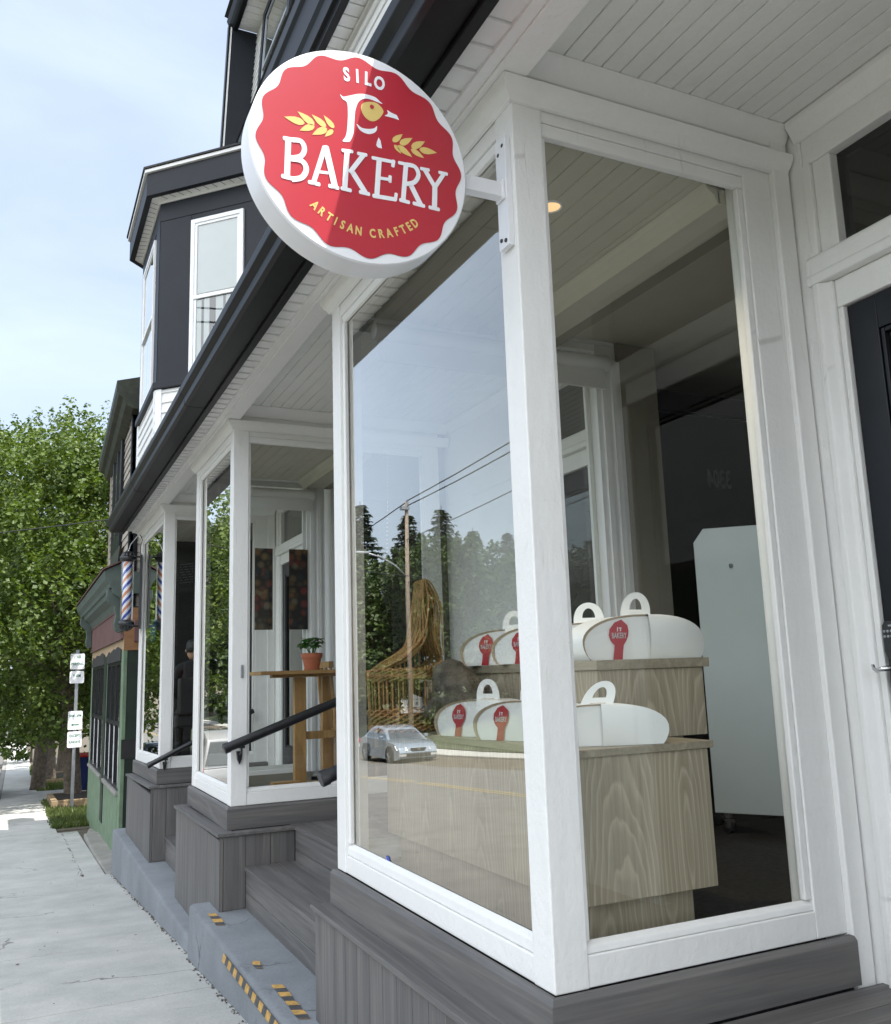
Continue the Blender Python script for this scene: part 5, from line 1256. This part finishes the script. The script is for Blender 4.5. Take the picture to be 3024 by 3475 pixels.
# wheelie bin
bn=thing('wheelie_bin','blue wheelie bin with red lid behind the tree','wheelie bin',(.35,26.6,prof(26.6)),group='blue wheelie bins')
z=prof(26.6)
m=MB(); m.hexa([(.10,26.35,z+.08),(.60,26.35,z+.08),(.60,26.85,z+.08),(.10,26.85,z+.08),(.0,26.2,z+1.0),(.68,26.2,z+1.0),(.68,26.98,z+1.0),(.0,26.98,z+1.0)])
m.box(-.03,.71,26.17,27.0,z+.96,z+1.02); obj('bin_body',m,M['binblue'],bn,bevel=.03)
m=MB(); m.hexa([(-.05,26.15,z+1.021),(.73,26.15,z+1.021),(.73,27.05,z+1.021),(-.05,27.05,z+1.021),(.0,26.2,z+1.07),(.68,26.2,z+1.07),(.68,27.0,z+1.10),(.0,27.0,z+1.10)]); obj('bin_lid',m,M['binred'],bn,bevel=.02)
for x in (.06,.62): m=MB(); m.lathe([(0,-.03),(.13,-.03),(.14,0),(.13,.03),(0,.03)],(x,26.3,z+.14),18,'x'); obj('wheel',m,M['rubber'],bn)
b2=dup(bn,(1.25,26.3,z),R(8),'second blue wheelie bin with red lid, nearer the green shop')
# parking sign post
ps=thing('parking_sign_post','galvanised sign post with stacked white parking signs in front of the trees','sign post',(-.10,20.6,prof(20.6)))
z=prof(20.6)
m=MB(); m.prism([(-.135,20.58),(-.065,20.58),(-.065,20.64),(-.08,20.64),(-.08,20.60),(-.12,20.60),(-.12,20.64),(-.135,20.64)],'z',z-.2,z+3.55); obj('post',m,M['steel'],ps)
def psign(zc,h,lines):
    m=MB(); c=[]; x0,x1,r=-.255,.055,.03
    for (ux,uz,a0) in ((x1-r,zc+h/2-r,0),(x0+r,zc+h/2-r,90),(x0+r,zc-h/2+r,180),(x1-r,zc-h/2+r,270)):
        for k in range(5): a=R(a0+22.5*k); c.append((ux+r*math.cos(a),20.57,uz+r*math.sin(a)))
    m.plate(c,(0,-.004,0)); s=obj('sign_plate',m,M['signwhite'],ps)
    m=MB()
    for t,dz,sz in lines:
        if t=='<': m.plate([(-.19,20.5645,zc+dz),(-.14,20.5645,zc+dz+.03),(-.14,20.5645,zc+dz+.012),(-.02,20.5645,zc+dz+.012),(-.02,20.5645,zc+dz-.012),(-.14,20.5645,zc+dz-.012),(-.14,20.5645,zc+dz-.03)],(0,-.0005,0)); continue
        tm=textmesh(t,sz,.0003,.002,.75); frame_on(tm,(-.10,20.5645,zc+dz),(1,0,0),(0,0,1),(0,-1,0)); m.add(tm.v,tm.f)
    obj('sign_lettering',m,M['signgreen'],s)
psign(1.42,.36,[('1 HR',.10,.10),('PARKING',-.06,.085)]); psign(1.06,.28,[('9 AM',.03,.10)])
psign(.08,.42,[('8AM - 6PM',.10,.075),('<',-.10,.1)]); psign(-.35,.36,[('EXCEPT',.08,.085),('SUNDAYS',-.06,.075)])
# ------------------------------------------------------------------ trees
def limb(mb,p,q,r0,r1,rr,n=6,wob=.06):
    pts=[];rs=[]
    for i in range(n):
        t=i/(n-1); v=Vector(p).lerp(Vector(q),t)+Vector((rr.uniform(-wob,wob),rr.uniform(-wob,wob),0))*(1 if 0<i<n-1 else 0); pts.append(v); rs.append(r0+(r1-r0)*t)
    mb.tube(pts,rs,9)
def broadleaf(name,label,base,H,Rc,zc,nclump,nleaf,ls,mat,seed,group,plume=.5,trunk_r=.2,lean=0,flat=1.0,cat='tree'):
    rr=random.Random(seed); b=Vector(base); t=thing(name,label,cat,base,group=group)
    tr=MB(); lf=MB(); top=b+Vector((lean,0,H*.45))
    tr.tube([b+Vector((0,0,-.2)),b+Vector((0,0,.15)),b+Vector((lean*.3,.03,H*.15)),b+Vector((lean*.7,-.02,H*.3)),top],[trunk_r*1.5,trunk_r*1.1,trunk_r,trunk_r*.85,trunk_r*.55],12)
    sh=[]
    nb=max(10,nclump//13); boughs=[]
    for k in range(nb):
        y_=1-2*(k+.5)/nb; an=k*2.39996+seed; q_=math.sqrt(max(0,1-y_*y_)); d=Vector((q_*math.cos(an),q_*math.sin(an),y_))
        rad=rr.uniform(.58,1.0)*(1+.14*math.sin(3*an+seed)); zz=d.z*rad; tap=1-.45*max(0,zz)**1.5
        boughs.append((b+Vector((lean+d.x*rad*Rc*tap,d.y*rad*Rc*flat*tap,zc+zz*((H-zc)*.86 if zz>0 else zc*.86))),d,Rc*rr.uniform(.17,.30)))
    for k in range(nclump):
        if k%5==0:   # inner leaves fill the middle
            d=Vector((rr.gauss(0,1),rr.gauss(0,1),rr.gauss(0,1))).normalized(); rad=rr.uniform(.2,.75)
            sh.append((b+Vector((lean+d.x*rad*Rc,d.y*rad*Rc*flat,zc+d.z*rad*(H-zc if d.z>0 else zc)*.85)),Vector((0,0,1)),Rc*.3)); continue
        c0,d,r0=boughs[k%nb]; e=(Vector((rr.gauss(0,1),rr.gauss(0,1),abs(rr.gauss(0,.8))))+d*.7).normalized()
        up=Vector((e.x*.7,e.y*.7,.45+.8*max(0,d.z)*abs(e.z)+.15)).normalized()
        sh.append((c0+Vector((e.x*r0*1.15,e.y*r0*1.15,e.z*r0*.75)),up,Rc*rr.uniform(.11,.22)*(1+.9*plume*max(0,d.z)**2*max(0,e.z))))
    for i in range(0,len(sh),max(1,len(sh)//30)):
        c=sh[i][0]; s=b+Vector((lean*.6,0,H*rr.uniform(.22,.45))); limb(tr,s,s.lerp(c,.8),trunk_r*.34,.012,rr)
    for c,up,L in sh:
        u0=up.orthogonal().normalized(); u1=up.cross(u0)
        for _ in range(nleaf):
            t_=rr.random(); an=rr.uniform(0,6.28); q=L*(.55*(1-t_)**.8+.04)*rr.random()**.5
            rad_=(u0*math.cos(an)+u1*math.sin(an)); p=c+up*(L*(t_*1.25-.3))+rad_*q+Vector((0,0,-.12*q))
            s=ls*rr.uniform(.6,1.25)*(1-.3*t_); n=(Vector((rr.gauss(0,.45),rr.gauss(0,.45),.9))+rad_*.8).normalized()
            u=n.orthogonal().normalized(); u=(Matrix.Rotation(rr.uniform(0,6.28),3,n)@u); w=n.cross(u); dr=n*(-.18*s)
            lf.v+= [tuple(p-u*s*.5),tuple(p+w*s*.45),tuple(p+u*s*.62+dr),tuple(p-w*s*.45)]; q_=len(lf.v)-4; lf.f.append((q_,q_+1,q_+2,q_+3))
    obj('trunk',tr,M['bark'],t,smooth=True); 
    me=bpy.data.meshes.new('crown'); o=b; me.from_pydata([(x-o.x,y-o.y,z-o.z) for x,y,z in lf.v],[],lf.f); me.materials.append(mat)
    ob=bpy.data.objects.new('crown',me); COL.objects.link(ob); ob.parent=t
    return t
T1=broadleaf('maple_tree','large maple behind the parking sign post, its crown over the pavement',(.10,24.0,prof(24)),10.6,4.3,5.3,900,72,.125,M['maple'],3,'street maples',.6,.20,-.35)
T2=broadleaf('maple_tree','maple with a slim leaning trunk in the farther timber bed',(-.12,34.4,prof(34.4)),10.5,3.4,5.8,460,60,.16,M['maple2'],8,'street maples',.6,.20,-.25)
T3=broadleaf('maple_tree','maple trunk just right of the slim one, beyond the bins',(.42,38,prof(38)),11.0,3.6,5.8,420,60,.17,M['maple2'],12,'street maples',.6,.17,.2)
T4=broadleaf('maple_tree','tall pale maple at the back whose spiky tops stand highest',(-.6,30.0,prof(30)),12.4,3.6,7.0,700,70,.14,M['maple'],21,'street maples',1.5,.20,.3)
T5=broadleaf('bush','low green bush over the far end of the pavement','x' and (-.55,47,prof(47)),3.4,2.0,1.7,60,60,.2,M['maple2'],31,None,.2,.05,0,1.0,'bush')
T6=broadleaf('maple_tree','maple behind the green shop, beside its clapboards',(2.6,23.5,prof(23)),10.6,3.2,5.5,420,62,.14,M['maple'],41,'street maples',.8,.18,-.3)
# ------------------------------------------------------------------ far side, seen in the panes
def conifer(label,base,H,Rb,seed,src=None):
    if src: 
        return dup(src,base,random.uniform(0,6),label,src_scale(src,H))
    rr=random.Random(seed); b=Vector(base); t=thing('spruce_tree',label,'conifer',base,group='spruces across the street'); t['h']=H
    tr=MB(); tr.tube([b+Vector((0,0,-.5)),b+Vector((0,0,H*.5)),b+Vector((0,0,H))],[.24,.14,.02],8); m=MB()
    z=H*.12
    while z<H*.985:
        f=1-z/H; r=Rb*(f**.8)*rr.uniform(.7,1.15)+.15; nb=rr.randint(6,8)
        for k in range(nb):
            a=rr.uniform(0,6.28); d=Vector((math.cos(a),math.sin(a),0)); L=r*rr.uniform(.7,1.15); nseg=max(3,int(L/.20))
            for i in range(nseg):
                s=(i+1)/nseg*L; p=b+d*s+Vector((0,0,z-.22*s+.10*s*s/max(.3,L))); w=Vector((-d.y,d.x,0))
                for q in range(5):
                    e=(w*rr.uniform(-1,1)+d*rr.uniform(-.2,.9)).normalized()*rr.uniform(.35,.7)*(.6+.5*f); dn=Vector((0,0,rr.uniform(-.28,-.04))); sw=e.cross(Vector((0,0,1))).normalized()*.11
                    m.v+=[tuple(p-sw),tuple(p+sw),tuple(p+e+dn)]; n=len(m.v)-3; m.f.append((n,n+1,n+2))
        z+=rr.uniform(.22,.36)*(1.0 if f>.3 else .7)
    obj('trunk',tr,M['bark'],t)
    me=bpy.data.meshes.new('needles'); me.from_pydata([(x-b.x,y-b.y,z-b.z) for x,y,z in m.v],[],m.f); me.materials.append(M['needle']); ob=bpy.data.objects.new('needles',me); COL.objects.link(ob); ob.parent=t
    return t
def src_scale(src,H): k=H/src['h']; return (k,k,k)
def gz(x,y): return prof(y)+.03+rise(x,y)
C1=conifer('tallest spruce left of the utility pole in the pane reflection',(-20.5,58,gz(-20.5,58)),15.6,4.6,1)
C2=conifer('tall dense spruce in the middle of the reflected row',(-27.0,58,gz(-27,58)),14.6,4.4,2)
for lab,x,y,H,s in (('slim spruce just right of the reflected utility pole',-24.2,58,14.4,C1),('second spruce right of the tallest one in the reflected row',-29.6,58,12.6,C2),('spruce near the right edge of the reflected row',-32.6,58,12.0,C1),('last spruce of the reflected row, beside the corner post',-36,57,11.0,C2)):
    conifer(lab,(x,y,gz(x,y)),H,0,0,s)
W1=broadleaf('roadside_tree','leafy roadside tree left of the pole across the street',(-18.0,46,gz(-18,46)),11.0,4.6,5.2,460,66,.28,M['wood2'],51,'leafy trees across the street',.5,.2)
for lab,x,y,k in (('leafy tree right of the pole across the street',-22.5,47,1.05),('leafy tree behind the yard sign across the street',-25.5,45,.92),('leafy tree farther back across the street',-28.5,46,.95),('leafy tree above the parked cars across the street',-19.0,58,1.15),('leafy tree at the near end across the street',-26,36,.85),('leafy tree near the bend across the street',-18.5,68,1.3),('tall leafy tree reflected in the middle bay glass',-17.5,82,1.9),('leafy tree reflected in the barber window',-18,100,1.7)):
    dup(W1,(x,y,gz(x,y)),random.uniform(0,6),lab,(k,k,k))
strip('far_hedge_bank',0,0,0,1,M['earth']) if 0 else None
# utility pole with lamp and wires
up=thing('utility_pole','weathered wooden utility pole with a curved street lamp arm, reflected in the pane','utility pole',(-15.6,38,prof(38)))
zb=prof(38); m=MB(); m.tube([(-15.6,38,zb-.5),(-15.6,38,4),(-15.65,38,9.3)],[.13,.11,.085],10); obj('pole',m,M['pole'],up,smooth=True)
m=MB(); m.tube([(-15.55,38,5.6),(-15.0,37.95,6.1),(-14.2,37.9,6.5),(-13.4,37.85,6.68)],.045,8); obj('lamp_arm',m,M['steel'],up,smooth=True)
m=MB(); m.box(-13.55,-12.9,37.72,37.98,6.62,6.74); obj('lamp_head',m,M['steel'],up,bevel=.04)
m=MB(); m.box(-15.75,-15.35,37.85,38.15,8.9,9.05); m.tube([(-15.65,37.85,9.05),(-15.65,37.85,9.4)],.05,8); obj('crossarm',m,M['steel'],up)
def wire(label,p,q,sag,r):
    m=MB(); p,q=Vector(p),Vector(q); pts=[p.lerp(q,i/16)-Vector((0,0,sag*4*(i/16)*(1-i/16))) for i in range(17)]; m.tube(pts,r,5)
    o=obj('power_line',m,M['rubber'],None); tag(o,label,'power line','overhead lines across the street')
wire('topmost overhead line running from the pole top toward the camera',(-15.65,38,9.35),(-14.5,-10,12.5),.7,.028)
wire('overhead line just under the topmost one, from the pole',(-15.65,38,9.1),(-14.3,-10,12.2),.9,.028)
wire('lower single overhead line from the pole',(-15.6,38,7.4),(-14.4,-10,10.9),.8,.022)
wire('lowest overhead line low on the pole',(-15.6,38,5.3),(-14.5,-10,8.4),.6,.018)
wire('overhead line continuing beyond the pole',(-15.65,38,9.3),(-16.5,90,8.6),.9,.028)
wire('thin service wire crossing in front of the street maples',(-14.5,30,4.6),(2.2,15.5,4.35),.35,.012)
# yard sign of the library
ys=thing('yard_sign','white pedimented notice board between two posts on the lawn across the street','notice board',(-19.2,45,gz(-19.2,45)))
gx=gz(-19.2,45); 
m=MB()
for x in (-17.75,-19.55): m.box(x-.08,x+.08,44.92,45.08,gx-.3,.05); m.box(x-.11,x+.11,44.89,45.11,.05,.12)
obj('sign_post',m,M['pole'],ys)
m=MB(); m.box(-19.35,-17.95,44.93,44.98,-1.25,-.52); m.prism([(-19.4,-.5),(-18.65,-.22),(-17.9,-.5)],'y',44.9,45.0); bd=obj('board',m,M['signwhite'],ys)
m=MB()
for s_,zc in (('N     IA',-.76),('LIBRARY',-1.02)):
    tm=textmesh(s_,.24,.003,.004,.9); frame_on(tm,(-18.65,44.92,zc),(1,0,0),(0,0,1),(0,-1,0)); m.add(tm.v,tm.f)
obj('lettering',m,M['iron'],bd)
# ------------------------------------------------------------------ cars
def car(label,loc,rz,paint,kind='sedan',group=None,cat='car'):
    """local: +x is forward, wheels on z=0"""
    t=thing('parked_car' if kind!='sedan' else 'sedan_car',label,cat,loc,R(rz),group)
    if kind=='sedan':
        L0,L1=-2.2,2.25; lower=[(-2.2,.35),(-2.22,.62),(-2.12,.88),(-1.55,.97),(1.0,.95),(1.75,.84),(2.15,.68),(2.25,.50),(2.22,.28),(1.95,.20),(-2.0,.22)]
        roof=[(-1.62,.965),(-1.02,1.36),(-.6,1.44),(.10,1.43),(.5,1.30),(1.12,.945)]; wb=(-1.32,1.35); W=.88; wr=.31
    else:
        lower=[(-2.3,.40),(-2.32,.75),(-2.28,1.02),(.9,1.06),(1.35,.98),(2.0,.86),(2.25,.68),(2.3,.45),(2.2,.25),(-2.1,.28)]
        roof=[(-2.26,1.025),(-2.05,1.60),(-1.7,1.74),(.05,1.72),(.45,1.60),(1.2,1.0)]; wb=(-1.4,1.45); W=.92; wr=.34
    # body: cross sections with tumblehome and rounded flanks
    def shell(profile,w0,w1,zlo,zhi,n=7):
        m=MB(); k=len(profile)
        def wd(x,z):
            f=(z-zlo)/(zhi-zlo); end=1-.10*max(0,(abs(x)-1.55)/.75)**2
            return (w0+(w1-w0)*f)*end
        rows=[]
        for s in (-1,-.97,-.5,.5,.97,1):
            rows.append([(x*(1 if abs(s)<.98 else .992),s*wd(x,z),z+(0 if abs(s)<.96 else -.015)) for x,z in profile])
        m.v=[p for r in rows for p in r]
        for r in range(len(rows)-1):
            for i in range(k): m.f.append((r*k+i,r*k+(i+1)%k,(r+1)*k+(i+1)%k,(r+1)*k+i))
        m.f.append(tuple(range(k))[::-1]); m.f.append(tuple((len(rows)-1)*k+i for i in range(k))); return m
    b=obj('body',shell(lower,W,W*.98,.2,1.0),paint,t,bevel=.04,local=True,smooth=50,seg=3)
    zr=max(z for x,z in roof); zb=min(z for x,z in roof)
    obj('cabin',shell(roof,W*.94,W*.70,zb,zr),paint,t,bevel=.03,local=True,smooth=50)
    # glass
    m=MB(); (a0,b0),(a1,b1)=roof[0],roof[1]; (c0,d0),(c1,d1)=roof[-2],roof[-1]
    def wz(z): return W*.94+(W*.70-W*.94)*(z-zb)/(zr-zb)
    def gl(p0,p1,off):
        x0,z0=p0;x1,z1=p1; return [(x0+off,-wz(z0)*.88,z0),(x0+off,wz(z0)*.88,z0),(x1+off,wz(z1)*.86,z1),(x1+off,-wz(z1)*.86,z1)]
    lerp=lambda p,q,t_:(p[0]+(q[0]-p[0])*t_,p[1]+(q[1]-p[1])*t_)
    m.poly(gl(lerp((c1,d1),(c0,d0),.06),lerp((c1,d1),(c0,d0),.94),.014)); obj('windscreen',m,M['glassC'],t,local=True)
    m=MB(); m.poly(gl(lerp((a0,b0),(a1,b1),.08),lerp((a0,b0),(a1,b1),.92),-.014)); obj('rear_screen',m,M['glassC'],t,local=True)
    for s in (-1,1):
        xs=[(a0+.28,zb+.05),(a1+.10,zr-.12),(roof[3][0]-.02,zr-.11),(c0-.02,d0-.10),(c1-.22,zb+.05)]
        m=MB(); m.poly([(x,s*(wz(z)+.006),z) for x,z in xs]); obj('side_window',m,M['glassC'],t,local=True)
        m=MB(); m.box(-.12,-.07,s*(W*.79),s*(wz(zb+.2)+.012),zb+.05,zr-.1); obj('door_pillar',m,M['rubber'],t,local=True)
        m=MB(); m.box(.72,.86,s*(W+.01),s*(W+.16),zb+.02,zb+.14); obj('mirror',m,paint,t,bevel=.03,local=True)
        m=MB(); m.hexa([(2.02,s*.82,.58),(2.235,s*.46,.56),(2.26,s*.46,.56),(2.08,s*.86,.58),(1.86,s*.84,.73),(2.12,s*.48,.68),(2.14,s*.48,.69),(1.9,s*.87,.74)]); obj('headlight',m,M['headl'],t,bevel=.01,local=True)
        m=MB(); m.box(-2.27 if kind=='sedan' else -2.325,-2.1,s*.50 if kind=='sedan' else s*.78,s*(W-.03),.66 if kind=='sedan' else .80,.84 if kind=='sedan' else 1.05); obj('tail_light',m,M['tail'],t,bevel=.02,local=True)
        m=MB(); m.box(2.2,2.245,s*.52,s*.80,.36,.44); obj('fog_light',m,M['headl'],t,local=True)
        for x in wb:
            m=MB(); m.lathe([(wr*.62,-.10),(wr*.95,-.11),(wr,-.06),(wr,.06),(wr*.95,.11),(wr*.62,.10)],(x,s*(W-.09),wr),28,'y'); wh=obj('wheel',m,M['rubber'],t,local=True,smooth=40)
            m=MB(); m.lathe([(0,s*.075),(wr*.2,s*.08),(wr*.6,s*.06),(wr*.64,s*.02),(wr*.62,0)],(x,s*(W-.07),wr),28,'y')
            for q in range(5): a=q*1.2566; m.tube([(x,s*(W+.012),wr),(x+wr*.6*math.cos(a),s*(W+.008),wr+wr*.6*math.sin(a))],.028,6)
            obj('rim',m,M['steel'],wh,local=True)
            m=MB(); m.lathe([(0,0),(wr+.075,0)],(x,s*(W+.004),wr+.02),28,'y'); m.v=[(a,b_,max(c,.18)) for a,b_,c in m.v]; obj('wheel_arch',m,M['rubber'],t,local=True)
    m=MB(); m.prism([(.34,.66),(-.34,.66),(-.26,.55),(.26,.55)],'x',2.20,2.262); m.box(2.2,2.268,-.5,.5,.33,.46); obj('grille',m,M['rubber'],t,bevel=.01,local=True)
    m=MB(); m.box(2.262,2.272,-.05,.05,.58,.63); obj('front_badge',m,M['chrome'],t,local=True,bevel=.01)
    return t
car('pale blue sedan driving along the far lane, seen only in the pane reflection',(-12.8,32.95,prof(32.95)-.13),-90,M['car_blue'])
car('grey estate car parked at the near kerb, seen only in the middle bay reflection',(-2.85,19.6,prof(19.6)-.13),88,M['car_grey'],'van','cars parked at the near kerb')
car('dark blue car parked farther down the near kerb, reflected in the barber window',(-2.9,28.5,prof(28.5)-.13),90,M['car_dark'],'sedan','cars parked at the near kerb')
# ================================================================== CAMERA, LIGHT
cam=bpy.data.cameras.new('camera'); co=bpy.data.objects.new('camera',cam); COL.objects.link(co)
cam.sensor_fit='HORIZONTAL'; cam.sensor_width=36; cam.clip_start=.05; cam.clip_end=1500
F_,CX,CY,yaw,pitch,roll=CAMP
cam.lens=F_/3024*36; cam.shift_x=-(CX-1512)/3024; cam.shift_y=(CY-1737.5)/3024
f=Vector((math.sin(yaw)*math.cos(pitch),math.cos(yaw)*math.cos(pitch),math.sin(pitch))); r=Vector((math.cos(yaw),-math.sin(yaw),0)); d=f.cross(r)
c,s=math.cos(roll),math.sin(roll); rt=r*c+d*s; dn=d*c-r*s
mt=Matrix((rt,-dn,-f)).transposed().to_4x4(); mt.translation=Vector(CAMLOC); co.matrix_world=mt
scene.camera=co
sd_=Vector((.248,-.33,1)).normalized()
el_=math.asin(sd_.z); az=math.atan2(sd_.x,sd_.y)
su=bpy.data.lights.new('sun','SUN'); su.energy=4.2; su.angle=R(.55); su.color=(1,.95,.87)
so=bpy.data.objects.new('sun',su); COL.objects.link(so); so.rotation_euler=(-sd_).to_track_quat('-Z','Y').to_euler(); so.location=(0,0,30)
w=bpy.data.worlds.new('World'); scene.world=w; w.use_nodes=True; nt=w.node_tree; bg=nt.nodes['Background']
sk=N(nt,'ShaderNodeTexSky'); sk.sky_type='NISHITA'; sk.sun_disc=False; sk.sun_elevation=el_; sk.sun_rotation=az; sk.air_density=1.0; sk.dust_density=2.6; sk.ozone_density=1.2; sk.altitude=30
tc=N(nt,'ShaderNodeTexCoord'); mp=N(nt,'ShaderNodeMapping'); mp.inputs['Scale'].default_value=(1,1,2.2); nt.links.new(tc.outputs['Generated'],mp.inputs['Vector'])
n1=noise(nt,mp.outputs['Vector'],2.3,6,.55,.35)
fac=ramp(nt,n1,[(.34,g3(.34)),(.76,g3(.70))])
cl=mix(nt,sk.outputs[0],(4.95,5.75,6.9),fac)
# sky veil added to light the facade: brighter behind camera, dimmer up the street
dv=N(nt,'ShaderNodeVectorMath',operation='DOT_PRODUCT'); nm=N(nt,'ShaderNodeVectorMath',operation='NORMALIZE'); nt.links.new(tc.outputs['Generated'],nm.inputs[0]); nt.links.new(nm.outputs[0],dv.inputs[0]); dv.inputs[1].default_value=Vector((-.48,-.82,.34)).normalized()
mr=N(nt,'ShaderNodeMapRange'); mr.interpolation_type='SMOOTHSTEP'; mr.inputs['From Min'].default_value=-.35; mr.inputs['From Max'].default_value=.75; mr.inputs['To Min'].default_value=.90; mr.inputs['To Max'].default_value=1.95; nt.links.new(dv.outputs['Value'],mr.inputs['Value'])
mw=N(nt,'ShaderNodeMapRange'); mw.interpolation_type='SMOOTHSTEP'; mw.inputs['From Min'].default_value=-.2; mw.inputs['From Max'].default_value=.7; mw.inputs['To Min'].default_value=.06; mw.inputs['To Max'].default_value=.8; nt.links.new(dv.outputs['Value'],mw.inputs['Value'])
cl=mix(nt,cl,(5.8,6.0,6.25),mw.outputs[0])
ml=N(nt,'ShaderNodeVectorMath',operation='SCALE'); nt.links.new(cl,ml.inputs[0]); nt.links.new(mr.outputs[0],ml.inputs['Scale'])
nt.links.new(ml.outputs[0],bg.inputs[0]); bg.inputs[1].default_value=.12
vs=scene.view_settings; vs.view_transform='Standard'; vs.look='None'; vs.gamma=1; vs.use_curve_mapping=False; vs.exposure=1.02
cy=scene.cycles; cy.use_denoising=True; cy.max_bounces=10; cy.diffuse_bounces=5; cy.glossy_bounces=5; cy.transparent_max_bounces=16; cy.transmission_bounces=4
cy.caustics_reflective=False; cy.caustics_refractive=False; cy.sample_clamp_indirect=6
